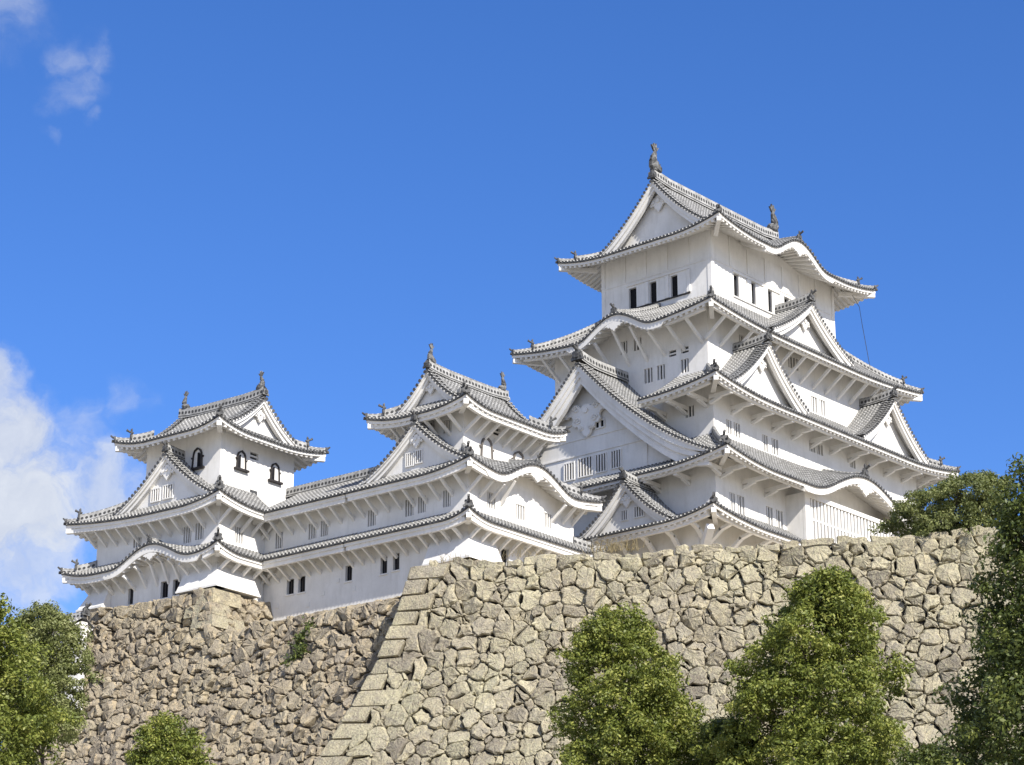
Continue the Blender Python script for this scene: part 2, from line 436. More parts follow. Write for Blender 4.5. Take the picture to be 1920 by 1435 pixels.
def ridge_strip(mb, pts, w, h, cap=0.11):
    """raised plastered ridge following pts"""
    acc = 0; L = []; Rr = []; Lt = []; Rt = []; us = []
    for i, p in enumerate(pts):
        a = pts[max(i - 1, 0)]; b = pts[min(i + 1, len(pts) - 1)]
        dx, dy = b[0] - a[0], b[1] - a[1]; n = hypot(dx, dy) + 1e-9; sx, sy = -dy / n * w / 2, dx / n * w / 2
        if i: acc += math.dist(p, pts[i - 1])
        us.append(acc)
        L.append((p[0] + sx, p[1] + sy, p[2] - 0.12)); Rr.append((p[0] - sx, p[1] - sy, p[2] - 0.12))
        Lt.append((p[0] + sx * .8, p[1] + sy * .8, p[2] + h)); Rt.append((p[0] - sx * .8, p[1] - sy * .8, p[2] + h))
    u0 = [(x, 0) for x in us]; u1 = [(x, 1) for x in us]
    mb.grid([L, Lt], RID, [u0, u1]); mb.grid([Rr, Rt], RID, [u0, u1])
    mb.grid([Lt, Rt], DRK)
    for e in (0, -1): mb.face([L[e], Rr[e], Rt[e], Lt[e]], DRK)
    # cap row of half-round tiles
    sec = 5; rows = []; uvs = []
    for i, p in enumerate(pts):
        sx, sy = (L[i][0] - Rr[i][0]) / w, (L[i][1] - Rr[i][1]) / w
        rows.append([(p[0] + sx * cap * 1.25 * cos(pi * k / 4), p[1] + sy * cap * 1.25 * cos(pi * k / 4), p[2] + h + cap * sin(pi * k / 4)) for k in range(5)])
        uvs.append([(k / 4, us[i]) for k in range(5)])
    mb.grid(rows, TIL, uvs)

def hips(parent, sides, which=None, size=1.0):
    """corner ridges with end tiles, and the white-tipped corner beam under each"""
    for S in sides:
        if S.face not in 'SN': continue
        N, A = FACE[S.face]
        for end in (0, 1):
            e = S.e0 if end == 0 else S.e1
            if e <= 0: continue
            key = S.face + ('W' if end == 0 else 'E')
            if which and key not in which: continue
            def hp(u, dz=0.0):
                t = e * u if end == 0 else S.L - e * u
                return S.P(t, u, dz)
            mb = MB()
            us = np.linspace(min(0.9 / S.Dp, .45), 0.99, 8)
            ridge_strip(mb, [hp(u, 0.02) for u in us], 0.34 * size, 0.36 * size)
            ul = np.linspace(0.02, min(0.95 / S.Dp, .48), 3)
            ridge_strip(mb, [hp(u, 0.02) for u in ul], 0.30 * size, 0.16 * size)
            hr = part(mb, 'hip_ridge', parent)
            a, b = hp(0.0), hp(0.5); dx, dy = a[0] - b[0], a[1] - b[1]; n = hypot(dx, dy); d = (dx / n, dy / n)
            q = hp(us[0], 0.05); oni('ridge_end_tile', hr, (q[0] + d[0] * .05, q[1] + d[1] * .05, q[2] + .12), d, 0.72 * size)
            q = hp(0.02, 0.0)
            m2 = MB()
            def fr(a_, b_, t): return (q[0] - d[1] * a_ + d[0] * t, q[1] + d[0] * a_ + d[1] * t, q[2] + b_)
            m2.prism([(-.2, -.02), (.2, -.02), (.24, .12), (.12, .3), (-.12, .3), (-.24, .12)], fr, -0.05, 0.08, DRK)
            m2.tube([fr(0, .2, -.05), fr(0, .24, .14), fr(0, .36, .28)], [.07, .07, .05], DRK, 6)
            m2.tube([fr(0, -.02, .0), fr(0, 0.0, .2)], [.10, .10], DRK, 8)
            part(m2, 'corner_tile', hr)
            # corner beam
            m3 = MB(); p0 = hp(0.0); zz = p0[2] - 0.52
            ox = S.over * 1.25
            p_in = (p0[0] - d[0] * ox, p0[1] - d[1] * ox, zz - 0.02)
            p_out = (p0[0] - d[0] * 0.12, p0[1] - d[1] * 0.12, zz)
            m3.bar(p_in, p_out, 0.30, 0.30, PLA)
            part(m3, 'corner_beam', parent)

def roof(name, outer, inner, ze, zt, over, lift=0.6, c=0.3, bumps=None, faces='SWEN', kw=None, ribs=False, hsize=1.0, fh0=0.16, bdec=.85, splits=None):
    """hipped skirt roof round a wall: outer/inner = (x0,y0,x1,y1)"""
    ox0, oy0, ox1, oy1 = outer; ix0, iy0, ix1, iy1 = inner
    dW, dE, dS, dN = ix0 - ox0, ox1 - ix1, iy0 - oy0, oy1 - iy1
    bumps = bumps or {}
    ow = over if isinstance(over, dict) else {f: over for f in 'SWEN'}
    spec = {'S': (oy0, ox0, ox1, dS, dW, dE), 'N': (oy1, ox0, ox1, dN, dW, dE), 'W': (ox0, oy0, oy1, dW, dS, dN), 'E': (ox1, oy0, oy1, dE, dS, dN)}
    sides = []
    for f in faces:
        p, c0, c1, dp, e0, e1 = spec[f]
        if splits and f in splits:
            for (s0, s1) in splits[f]:
                sides.append(Side(f, p, s0, s1, dp, ze, zt, e0 if abs(s0 - c0) < .01 else 0, e1 if abs(s1 - c1) < .01 else 0, lift, c, None, ow[f]))
        else:
            sides.append(Side(f, p, c0, c1, dp, ze, zt, e0, e1, lift, c, bumps.get(f), ow[f], bdec=bdec))
    mb, eb = MB(), MB()
    build_sides(mb, eb, sides, ribs=ribs, fh0=fh0)
    o = part(mb, name); part(eb, 'plastered_eaves', o)
    hips(o, sides, size=hsize)
    return o, sides

def braces(sides, spacing, drop, kind='straight', faces='WS', wall=None, beam=True, skip=None, frac=0.80, w=0.17):
    for S in sides:
        if S.face not in faces: continue
        L0 = S.over if S.e0 > 0 else 0.3; L1 = S.over if S.e1 > 0 else 0.3
        span = S.L - L0 - L1; n = max(1, int(round(span / spacing)))
        zs = S.z(S.L / 2 if not S.bump else min(S.L * .1 + 2, S.L / 2), S.over / S.Dp)
        zb = lambda t, d: S.z(t, min(d, S.umax(t) * S.Dp) / S.Dp) - S.bz(t) * (1 - d / S.Dp) ** S.bdec - 0.60
        for i in range(n + 1):
            t = L0 + 0.12 + (span - 0.24) * i / n
            if skip and skip(S, S.c0 + t): continue
            mb = MB(); ov = S.over; ao = ov * (1 - frac)
            def q(dout, z): return fpt(S.face, S.p, S.c0 + t, -(ov - dout), z)
            z1 = zb(t, ov * (1 - frac)); z0 = z1 - drop; z1 += max(0, S.bz(t) * (1 - (1 - frac) * ov / S.Dp) ** S.bdec - .22 * S.inb(t))
            if kind == 'straight':
                mb.bar(q(-0.05, z0), q(ov * frac, z1), w, 0.19, PLA)
            elif kind == 'bent':
                mb.bar(q(-0.05, z0), q(ov * frac * 0.60, z1 - 0.22), w, 0.20, PLA)
                mb.bar(q(ov * frac * 0.54, z1 - 0.25), q(ov * frac, z1 - 0.0), w, 0.20, PLA)
            else:
                mb.bar(q(-0.05, z1 - 0.12), q(ov * frac, z1 - 0.06), 0.26, 0.26, PLA)
                mb.bar(q(-0.05, z1 - 0.50), q(ov * frac * .5, z1 - 0.20), 0.22, 0.18, PLA)
            part(mb, 'eave_brace')
        if beam:
            mb = MB(); a = L0 * 0.35; b = S.L - L1 * 0.35; m = 14; pts = []
            for k in range(m + 1):
                t = a + (b - a) * k / m; pts.append(fpt(S.face, S.p, S.c0 + t, -ov * (1 - frac) , zb(t, ov * (1 - frac)) + 0.06))
            for k in range(m):
                if S.inb(a + (b - a) * (k + .5) / m) == 0: mb.bar(pts[k], pts[k + 1], 0.22, 0.26, PLA)
                elif mb.v: part(mb, 'eave_beam'); mb = MB()
            part(mb, 'eave_beam')

def gable(face, plane, c, hw, zb, za, back, conc=0.34, s=1.0, ridge_h=0.42, wins=(), pend=1.0, end=True, name='gable_roof', shachi=0.0, over=0.5, fin=True):
    """triangular dormer/end gable with sagging slopes. front of bargeboards at `plane`"""
    g = lambda q: zb + (za - zb) * (1 - q) * (1 - conc * q)
    N, A = FACE[face]
    def pt(a, n, z): return fpt(face, plane, c + a, n, z)
    mb = MB(); ns = 9
    qs = [k / ns * 1.05 for k in range(ns + 1)]
    for sg in (-1, 1):
        col = lambda n, dz=0: [pt(sg * hw * q, n, g(q) + dz) for q in qs]
        acc = [0]; c0 = col(0)
        for k in range(ns): acc.append(acc[-1] + math.dist(c0[k], c0[k + 1]))
        mb.grid([col(0.10), col(-back)], PAN, [[(0, a) for a in acc], [(back, a) for a in acc]])
        mb.grid([col(0.10, -0.13), col(-back, -0.13)], PLA)
        mb.grid([col(0.10), col(0.10, -0.13)], PLA)
        n = -0.86 * s
        while n > -back:
            round_row(mb, col(n), N); n -= PITCH
        # verge tiles across the slope edge: two stepped rows of short half-round tiles
        Lr = acc[-1]; m = int(Lr / 0.29)
        for i in range(m):
            d = (i + 0.5) * Lr / m; k = max(j for j in range(ns + 1) if acc[j] <= d + 1e-9); k = min(k, ns - 1)
            f = (d - acc[k]) / (acc[k + 1] - acc[k]); q = qs[k] + (qs[k + 1] - qs[k]) * f
            for n0, n1, r, dz in ((0.16, -0.34 * s, 0.12, 0.05), (-0.36 * s, -0.80 * s, 0.115, 0.11)):
                za_ = g(q) + dz
                ca = [(r * cos(pi * j / 4), r * sin(pi * j / 4)) for j in range(5)]
                # section lies in the (a,z) plane
                r0 = [pt(sg * hw * q + x, n0, za_ + y) for x, y in ca]; r1 = [pt(sg * hw * q + x, n1, za_ + y) for x, y in ca]
                mb.grid([r0, r1], TIL, [[(j / 4, 0.06) for j in range(5)], [(j / 4, 0.34) for j in range(5)]])
                o0 = pt(sg * hw * q, n0, za_)
                disc(mb, o0, (A[0], A[1], 0), (0, 0, 1), r, DRK if n0 > 0 else WEA)
        # white band between verge rows and slope
        rb = [pt(sg * hw * q, -0.83 * s, g(q) + 0.03) for q in qs]; rt = [pt(sg * hw * q, -0.83 * s, g(q) + 0.15) for q in qs]; rk = [pt(sg * hw * q, -0.36 * s, g(q) + 0.10) for q in qs]
        mb.grid([rb, rt], WEA); mb.grid([rt, rk], WEA)
    gr = part(mb, name)
    # bargeboards
    bb = MB()
    def strip(z_top, z_bot, n0, n1):
        for sg in (-1, 1):
            qq = [k / 12 * 1.0 for k in range(13)]
            zb_ = z_bot; tp = lambda q: z_top + (zb_(q) - z_top) * (1 - .8 * max(0, (q - .72) / .28) ** 1.5) if s > 1.2 else zb_(q)
            T = [pt(sg * hw * q, n0, g(q) - z_top) for q in qq]; B = [pt(sg * hw * q, n0, g(q) - tp(q)) for q in qq]
            B2 = [pt(sg * hw * q, n1, g(q) - tp(q)) for q in qq]; T2 = [pt(sg * hw * q, n1, g(q) - z_top) for q in qq]
            bb.grid([T, B], PLA); bb.grid([B, B2], PLA); bb.grid([T2, T], PLA)
            bb.face([T[-1], B[-1], B2[-1], T2[-1]], PLA)
    strip(0.13, lambda q: (0.36 + .04 * q) * s + .05, 0.02, -0.30)
    strip(0.30 * s, lambda q: (0.62 + .16 * q) * s + .05, -0.10, -0.36)
    if s > 1.2: strip(0.60 * s, lambda q: (0.95 + .35 * q) * s + .05, -0.24, -0.55)
    part(bb, 'bargeboard', gr)
    # wall
    wb = MB(); rec = -over
    qq = [k / 10 for k in range(11)]
    for sg in (-1, 1):
        T = [pt(sg * hw * q, rec, max(g(q) - 0.25, zb - 0.6)) for q in qq]; B = [pt(sg * hw * q, rec, zb - 0.6) for q in qq]
        wb.grid([T, B], PLA)
    part(wb, 'gable_wall', gr)
    for (a0, a1, z0, z1, nb) in wins:
        lattice(face, plane, c + a0, c + a1, z0, z1, rec, nb, gr, proud=True)
    if pend > 0:
        pb = MB(); p = pend; zt = za - 0.95 * s
        out = [(0, .05), (.16, .02), (.2, -.12), (.34, -.08), (.46, -.2), (.42, -.36), (.54, -.36), (.60, -.5), (.50, -.62), (.40, -.52), (.30, -.60), (.22, -.74), (.10, -.86), (0, -1.0)]
        out = out + [(-x, y) for x, y in out[-2:0:-1]]
        fr = lambda a, b, t: pt(a * p, t - max(.08, over - .26), zt + b * p)
        pb.prism(out, fr, -0.14, -0.02, PLA)
        hexo = [(.13 * cos(pi * k / 3), -.3 + .13 * sin(pi * k / 3)) for k in range(6)]
        pb.prism(hexo, fr, -0.02, 0.06, PLA)
        for sg in (-1, 1):
            circ = [(sg * .36 + .11 * cos(pi * k / 4), -.36 + .11 * sin(pi * k / 4)) for k in range(8)]
            pb.prism(circ, fr, -0.02, 0.04, PLA)
        part(pb, 'gable_pendant', gr)
    rb = MB()
    m = 8; pts = []
    for k in range(m + 1):
        n = 0.02 - (back) * k / m; x = k / m
        up = 0.22 * s * (max(0, 1 - (0.02 - n) / 2.2) ** 2) + (0.22 * s * max(0, 1 - (back - (0.02 - n)) / 2.2) ** 2 if shachi else 0)
        pts.append(pt(0, n, za + 0.06 + up))
    ridge_strip(rb, pts, 0.42 * s, ridge_h)
    rd = part(rb, 'gable_ridge', gr)
    if fin:
        q = pt(0, 0.10, za + 0.12 + 0.1 * s); oni('ridge_end_tile', rd, q, N, 0.85 * s, horn=not shachi)
    if shachi:
        for n in (-0.35, -back + 0.5):
            sd = 1 if n > -1 else -1
            z = za + 0.06 + 0.2 * s + ridge_h
            fish(rd, pt(0, n, z), (N[0] * sd, N[1] * sd), shachi)
    return gr

def fish(parent, pos, d, s):
    """roof-end fish ornament: head down on the ridge, body curling up, forked tail"""
    mb = MB(); dx, dy = d; ax, ay = -dy, dx
    def fr(r, z, a=0.0): return (pos[0] + dx * r * s + ax * a * s, pos[1] + dy * r * s + ay * a * s, pos[2] + z * s)
    path = [(-.34, .06), (-.2, .1), (.0, .14), (.14, .28), (.18, .5), (.12, .72), (.04, .9), (.02, 1.05)]
    rad = [.14, .24, .27, .25, .2, .15, .11, .06]
    mb.tube([fr(*p) for p in path], [r * s for r in rad], WEA, 8)
    def blade(out, w=0.05):
        mb.prism(out, lambda a, b, t: fr(a, b, t), -w, w, WEA)
    blade([(.02, .98), (.14, 1.02), (.30, 1.28), (.16, 1.22), (.10, 1.42), (.03, 1.22), (-.06, 1.44), (-.09, 1.2), (-.24, 1.26), (-.08, 1.02)])
    blade([(.14, .2), (.36, .26), (.28, .36), (.40, .5), (.27, .52), (.33, .7), (.2, .68), (.18, .84), (.06, .88)])
    blade([(-.3, -.02), (.25, -.02), (.2, .12), (-.3, .12)], 0.16)
    for sg in (-1, 1):
        mb.prism([(-.05, .1), (.1, .2), (.02, .42), (-.02, .28), (-.14, .34)], lambda a, b, t: fr(a, b, sg * (.17 + .1 * (b - .1)) + t), -.02, .02, WEA)
    return part(mb, 'fish_finial', parent)

# ------------------------------------------------------------------ walls and windows
def lattice(face, p, c0, c1, z0, z1, n, nb, parent, proud=False, mat=None):
    """barred opening. n: depth of its plane; proud -> dark slab standing a little off a solid wall"""
    mb = MB(); w = c1 - c0
    def bx(a0, a1, b0, b1, n0, n1, m):
        q = [fpt(face, p, a, nn, b) for b in (b0, b1) for a, nn in ((a0, n0), (a1, n0), (a1, n1), (a0, n1))]
        mb.hexa(q, m)
    if proud:
        bx(c0, c1, z0, z1, n - 0.02, n + 0.02, HOLE); nf = n + 0.10; nbk = n + 0.025
        fw = 0.07
        bx(c0 - fw, c0, z0 - fw, z1 + fw, n, nf, PLA); bx(c1, c1 + fw, z0 - fw, z1 + fw, n, nf, PLA)
        bx(c0 + 0.001, c1 - 0.001, z0 - fw, z0, n, nf, PLA); bx(c0 + 0.001, c1 - 0.001, z1, z1 + fw, n, nf, PLA)
    else:
        nf = n - 0.04; nbk = n - 0.13
    bw = w / (2 * nb + 1)
    for i in range(nb):
        a = c0 + bw * (2 * i + 1); bx(a + bw * .14, a + bw * .86, z0 + .002, z1 - .002, nbk, nf, mat or PLA)
    if not proud and nb == 0:
        pass
    return part(mb, 'window', parent)

def wall(name, rect, zb, zt, holes=None, depth=0.2, faces='WSEN', back=None):
    x0, y0, x1, y1 = rect; mb = MB(); holes = holes or {}
    for f in faces:
        p = {'W': x0, 'E': x1, 'S': y0, 'N': y1}[f]; c0, c1 = (y0, y1) if f in 'WE' else (x0, x1)
        hs = holes.get(f, [])
        cs = sorted(set([c0, c1] + [h[0] for h in hs] + [h[1] for h in hs])); zs = sorted(set([zb, zt] + [h[2] for h in hs] + [h[3] for h in hs]))
        for i in range(len(cs) - 1):
            for j in range(len(zs) - 1):
                a, b, u, v = cs[i], cs[i + 1], zs[j], zs[j + 1]; m = ((a + b) / 2, (u + v) / 2)
                if any(h[0] < m[0] < h[1] and h[2] < m[1] < h[3] for h in hs): continue
                mb.face([fpt(f, p, a, 0, u), fpt(f, p, b, 0, u), fpt(f, p, b, 0, v), fpt(f, p, a, 0, v)], PLA)
        for h in hs:
            a, b, u, v = h[:4]; bm = h[4] if len(h) > 4 and h[4] else HOLE
            q = lambda c, n, z: fpt(f, p, c, n, z)
            mb.face([q(a, -depth, u), q(b, -depth, u), q(b, -depth, v), q(a, -depth, v)], bm)
            for e in (((a, u), (b, u)), ((b, u), (b, v)), ((b, v), (a, v)), ((a, v), (a, u))):
                mb.face([q(e[0][0], 0, e[0][1]), q(e[1][0], 0, e[1][1]), q(e[1][0], -depth, e[1][1]), q(e[0][0], -depth, e[0][1])], PLA)
    mb.face([(x0, y0, zt), (x1, y0, zt), (x1, y1, zt), (x0, y1, zt)], PLA)
    return part(mb, name)
def walled(name, rect, zb, zt, wins, back=None):
    """wall with windows: wins[face] = [(c0,c1,z0,z1,bars)]; bars 0 = open dark window with a half-open shutter frame"""
    holes = {f: [(w[0], w[1], w[2], w[3], SLAT if w[4] and w[4] < 9 else (HOLE)) for w in l] for f, l in wins.items()}
    o = wall(name, rect, zb, zt, holes)
    for f, l in wins.items():
        p = {'W': rect[0], 'E': rect[2], 'S': rect[1], 'N': rect[3]}[f]
        for w in l:
            if w[4] == 8:
                mb = MB(); zm = (w[2] + w[3]) / 2
                mb.hexa([fpt(f, p, a, n, b) for b in (zm - .05, zm + .05) for a, n in ((w[0] + .002, -.16), (w[1] - .002, -.16), (w[1] - .002, -.07), (w[0] + .002, -.07))], PLA)
                part(mb, 'window', o)
            elif 0 < w[4] < 9: lattice(f, p, w[0], w[1], w[2], w[3], 0, w[4], o)
            elif w[4] == 0:
                mb = MB(); q = lambda c, n, z: fpt(f, p, c, n, z)
                def bx(a0, a1, b0, b1, n0, n1, m):
                    mb.hexa([q(a, nn, b) for b in (b0, b1) for a, nn in ((a0, n0), (a1, n0), (a1, n1), (a0, n1))], m)
                bx(w[0] + .01, w[0] + .12, w[2] + .01, w[3] - .01, -.15, -.06, SLAT)
                bx((w[0] + w[1]) / 2 - .03, (w[0] + w[1]) / 2 + .03, w[2] + .01, w[3] - .01, -.15, -.1, WOODK)
                bx(w[0] - .06, w[1] + .06, w[2] - .09, w[2] - .003, -.02, .07, PLA)
                part(mb, 'window', o)
    return o

def bell_window(face, p, c, z0, w, h, parent, FR=WOODK, slot=True):
    """black-framed bell-shaped window standing a little proud of the wall"""
    half = [(0.50, 0.0), (0.47, .35), (0.44, .60), (0.40, .76), (0.31, .88), (0.15, .94), (0, 1.0)]
    out = [(-a * w, b * h) for a, b in half] + [(a * w, b * h) for a, b in half[-2::-1]]
    mb = MB()
    fr = lambda a, b, t: fpt(face, p, c + a, t, z0 + b)
    ins = [(a * .84, b * .92 + .0) for a, b in out]
    mb.prism(ins, fr, 0.004, 0.03, PLA)
    if slot: mb.prism([(-.36 * w, .0), (-.02 * w, 0), (-.02 * w, .74 * h), (-.12 * w, .76 * h), (-.26 * w, .66 * h), (-.33 * w, .5 * h)] if face == 'S' else [(.36 * w - .36 * w - .30 * w, 0), (.04 * w, 0), (.04 * w, .74 * h), (-.12 * w, .76 * h), (-.26 * w, .66 * h), (-.33 * w, .5 * h)], fr, 0.031, 0.04, HOLE)
    n = len(out)
    for i in range(n - 1):
        (a0, b0), (a1, b1), (c0, d0), (c1, d1) = out[i], out[i + 1], ins[i], ins[i + 1]
        q = [fr(a0, b0, 0), fr(a1, b1, 0), fr(c1, d1, 0), fr(c0, d0, 0), fr(a0, b0, .13), fr(a1, b1, .13), fr(c1, d1, .13), fr(c0, d0, .13)]
        mb.hexa(q, FR)
    q = [fr(a, b, t) for b in (-.13, -.003) for a, t in ((-.72 * w, 0), (.72 * w, 0), (.72 * w, .22), (-.72 * w, .22))]
    mb.hexa(q, FR)
    for sg in (-1, 1):
        mb.prism([(sg * .44 * w, .52 * h), (sg * .60 * w, .56 * h), (sg * .56 * w, .46 * h)], fr, 0.02, .12, FR)
    return part(mb, 'bell_window', parent)

def bump_ridge(S, parent, s=0.7, length=0.75):
    """small ridge on the crest of a curved gable, with its end tile, and the white pendant beneath"""
    bc, bw, bh = S.bump; t = bc - S.c0; N, A = FACE[S.face]
    mb = MB(); ridge_strip(mb, [S.P(t, u, 0.03) for u in np.linspace(0.03, length, 7)], 0.30, 0.26)
    r = part(mb, 'curved_gable_ridge', parent)
    q = S.P(t, 0.02, 0.05); oni('ridge_end_tile', r, q, N, 0.9 * s)
    pb = MB(); z0 = S.z(t, 0) - 0.62; p = 1.0 * s
    out = [(0, .1), (.3, .06), (.7, -.02), (1.0, -.2), (.72, -.22), (.60, -.36), (.42, -.30), (.30, -.5), (.12, -.56), (0, -.72)]
    out = out + [(-x, y) for x, y in out[-2:0:-1]]
    pb.prism(out, lambda a, b, tt: fpt(S.face, S.p, bc + a * p, tt, z0 + b * p), -0.22, -0.08, PLA)
    part(pb, 'gable_pendant', parent)

def stone_drop(rect_face, name='stone_drop'):
    """plastered skirt flaring out at a wall's foot; list of (face,p,c0,c1,ztop,zbot,out)"""
    for (f, p, c0, c1, zt, zb, out, e0, e1) in rect_face:
        mb = MB(); T = [fpt(f, p, c0, 0.01, zt), fpt(f, p, c1, 0.01, zt)]
        B = [fpt(f, p, c0 - e0 * out, out, zb), fpt(f, p, c1 + e1 * out, out, zb)]
        K = [fpt(f, p, c0, 0.01, zb), fpt(f, p, c1, 0.01, zb)]
        mb.face([T[0], T[1], B[1], B[0]], PLA); mb.face([B[0], B[1], K[1], K[0]], SLAT)
        mb.face([T[0], B[0], K[0]], PLA); mb.face([T[1], K[1], B[1]], PLA)
        q = [fpt(f, p, a, n, z) for z in (zb - .12, zb - .002) for a, n in ((c0 - e0 * (out + .05), 0.02), (c1 + e1 * (out + .05), 0.02), (c1 + e1 * (out + .05), out + .06), (c0 - e0 * (out + .05), out + .06))]
        mb.hexa(q, PLA)
        part(mb, name)

# ================================================================== MAIN KEEP
KB = 30.0
keep = thing('main_keep', 'tallest white castle keep with five stacked grey tiled roofs and many triangular gables', 'castle keep', (126.16, 89.86, KB))
ROOT[:] = [keep, KB]
# top storey
kt = walled('top_storey_wall', (-7.55, -4.77, 7.55, 4.77), 54.5, 61.45, {
    'W': [(1.72, 2.40, 57.0, 58.6, 9), (-0.04, 0.56, 57.0, 58.6, 9), (-1.87, -1.28, 57.0, 58.6, 9)],
    'S': [(-4.96, -4.35, 57.07, 58.72, 9), (-2.96, -2.35, 57.07, 58.72, 9), (-0.96, -0.32, 57.07, 58.72, 9), (1.12, 1.72, 57.07, 58.72, 9), (3.1, 3.70, 57.07, 58.72, 9)]})
def fbox(mb, f, p, a0, a1, b0, b1, n0, n1, m):
    mb.hexa([fpt(f, p, a, n, b) for b in (b0, b1) for a, n in ((a0, n0), (a1, n0), (a1, n1), (a0, n1))], m)
mb = MB()
for f, p, h in (('W', -7.55, 4.77), ('S', -4.77, 7.55)):
    fbox(mb, f, p, -h - .03, h + .03, 59.02, 59.10, -.02, .045, PLA)
    k = 5 if f == 'W' else 7
    for i in range(k + 1):
        c = -h + 0.13 + (2 * h - .26) * i / k
        fbox(mb, f, p, c - .15, c + .15, 59.103, 61.3, -.02, .064, PLA)
    for c in (-h + .14, h - .14): fbox(mb, f, p, c - .17, c + .17, 54.6, 59.018, -.02, .035, PLA)
part(mb, 'wall_trim', kt)
for f, p, sl, w1 in (('W', -7.55, (-1.87, -0.04, 1.72), 1.83), ('S', -4.77, (-4.96, -2.96, -0.96, 1.12, 3.1), 2.02)):
    for i, a in enumerate(sl):
        mb = MB()
        s_ = a + 0.60 if f == 'S' else a - 1.22
        fbox(mb, f, p, (a + .55) if f == 'S' else a - .78, (a + 1.42) if f == 'S' else a - .04, 57.05, 58.62, -.02, .05, PLA)
        fbox(mb, f, p, (a + 1.46) if f == 'S' else a - 1.12, (a + 1.95) if f == 'S' else a - .84, 57.05, 58.70, -.02, .11, PLA)
        part(mb, 'sliding_shutter', kt)
    mb = MB(); a0, a1 = (-2.95, 2.5) if f == 'W' else (-5.1, 5.1)
    fbox(mb, f, p, a0, a1, 56.93, 57.01, -.02, .10, WOODK if f == 'W' else PLA); fbox(mb, f, p, a0, a1, 58.74, 58.84, -.02, .10, PLA)
    part(mb, 'window_sill', kt)
# fifth (top) roof: hipped skirt with a curved gable to the south, end gables, long ridge with fish
r5, s5 = roof('tiled_roof', (-9.72, -7.1, 9.72, 7.1), (-6.75, -4.5, 6.75, 4.5), 60.60, 62.0, {'W': 2.15, 'E': 2.15, 'S': 2.3, 'N': 2.3}, 0.62, 0.15,
              bumps={'S': (0.0, 3.7, 1.45)}, ribs=True, bdec=.55)
bump_ridge([x for x in s5 if x.face == 'S'][0], r5, .8, .95)
gable('W', -7.64, 0, 4.85, 61.72, 66.15, 15.3, .38, 1.0, .62, pend=1.25, shachi=1.5, name='gable_roof', over=.8)
gable('E', 7.66, 0, 4.85, 61.72, 66.13, 0.95, .38, 1.0, .05, pend=1.25, name='gable_roof', fin=False)
# fourth storey walls (between roofs three and four)
walled('storey_wall', (-10.7, -6.55, 10.7, 6.55), 48.6, 54.1, {
    'W': [(0.16, 0.72, 52.45, 53.35, 2), (-1.05, -0.40, 52.45, 53.35, 2), (-1.93, -1.24, 49.92, 50.95, 2), (-2.97, -2.33, 49.92, 50.95, 2), (-4.95, -4.33, 49.95, 50.9, 2), (-3.95, -3.35, 51.32, 51.75, 8), (-4.98, -4.36, 51.32, 51.75, 8)],
    'S': [(-1.32, -0.1, 52.4, 53.3, 3), (1.29, 2.05, 49.85, 51.0, 2), (2.35, 3.05, 49.85, 51.0, 2), (-7.1, -6.3, 52.5, 53.2, 2)]})
r4, s4 = roof('tiled_roof', (-13.0, -8.57, 13.0, 8.57), (-7.5, -4.72, 7.5, 4.72), 53.12, 56.5, {'W': 2.3, 'E': 2.3, 'S': 2.02, 'N': 2.02}, 0.62, 0.3,
              bumps={'W': (-0.45, 3.5, 1.35)}, bdec=.9)
bump_ridge([x for x in s4 if x.face == 'W'][0], r4, .8, .95)
braces(s4, 1.55, 1.25, 'straight', 'WS')
gable('S', -7.75, 0.0, 4.75, 54.05, 57.15, 4.2, .34, .95, .45, pend=1.0, over=.8)
# third storey
walled('storey_wall', (-12.3, -8.0, 12.3, 8.0), 43.6, 48.3, {
    'W': [(-6.45, -5.75, 46.15, 46.9, 2)],
    'S': [(-10.95, -10.35, 45.0, 45.95, 2), (-10.1, -9.4, 45.0, 45.95, 2), (-6.9, -6.3, 44.75, 45.9, 2), (-5.85, -5.1, 44.8, 45.9, 2), (-1.37, -0.66, 46.05, 46.8, 2), (-0.5, 0.27, 46.05, 46.8, 2), (3.6, 4.3, 46.05, 46.8, 2)]})
r3, s3 = roof('tiled_roof', (-14.79, -10.09, 14.79, 10.09), (-10.65, -6.5, 10.65, 6.5), 47.22, 49.75, {'W': 2.49, 'E': 2.49, 'S': 2.09, 'N': 2.09}, 0.66, 0.28, splits={'W': [(-10.09, -3.7)]}, faces='WSE')
braces(s3, 2.3, .8, 'arm', 'WS')
gable('S', -9.3, -7.72, 4.15, 48.1, 51.75, 3.6, .34, .95, .45, pend=1.0, over=.8)
gable('S', -9.3, 7.70, 4.15, 48.1, 51.75, 3.6, .34, .95, .45, pend=1.0, over=.8)
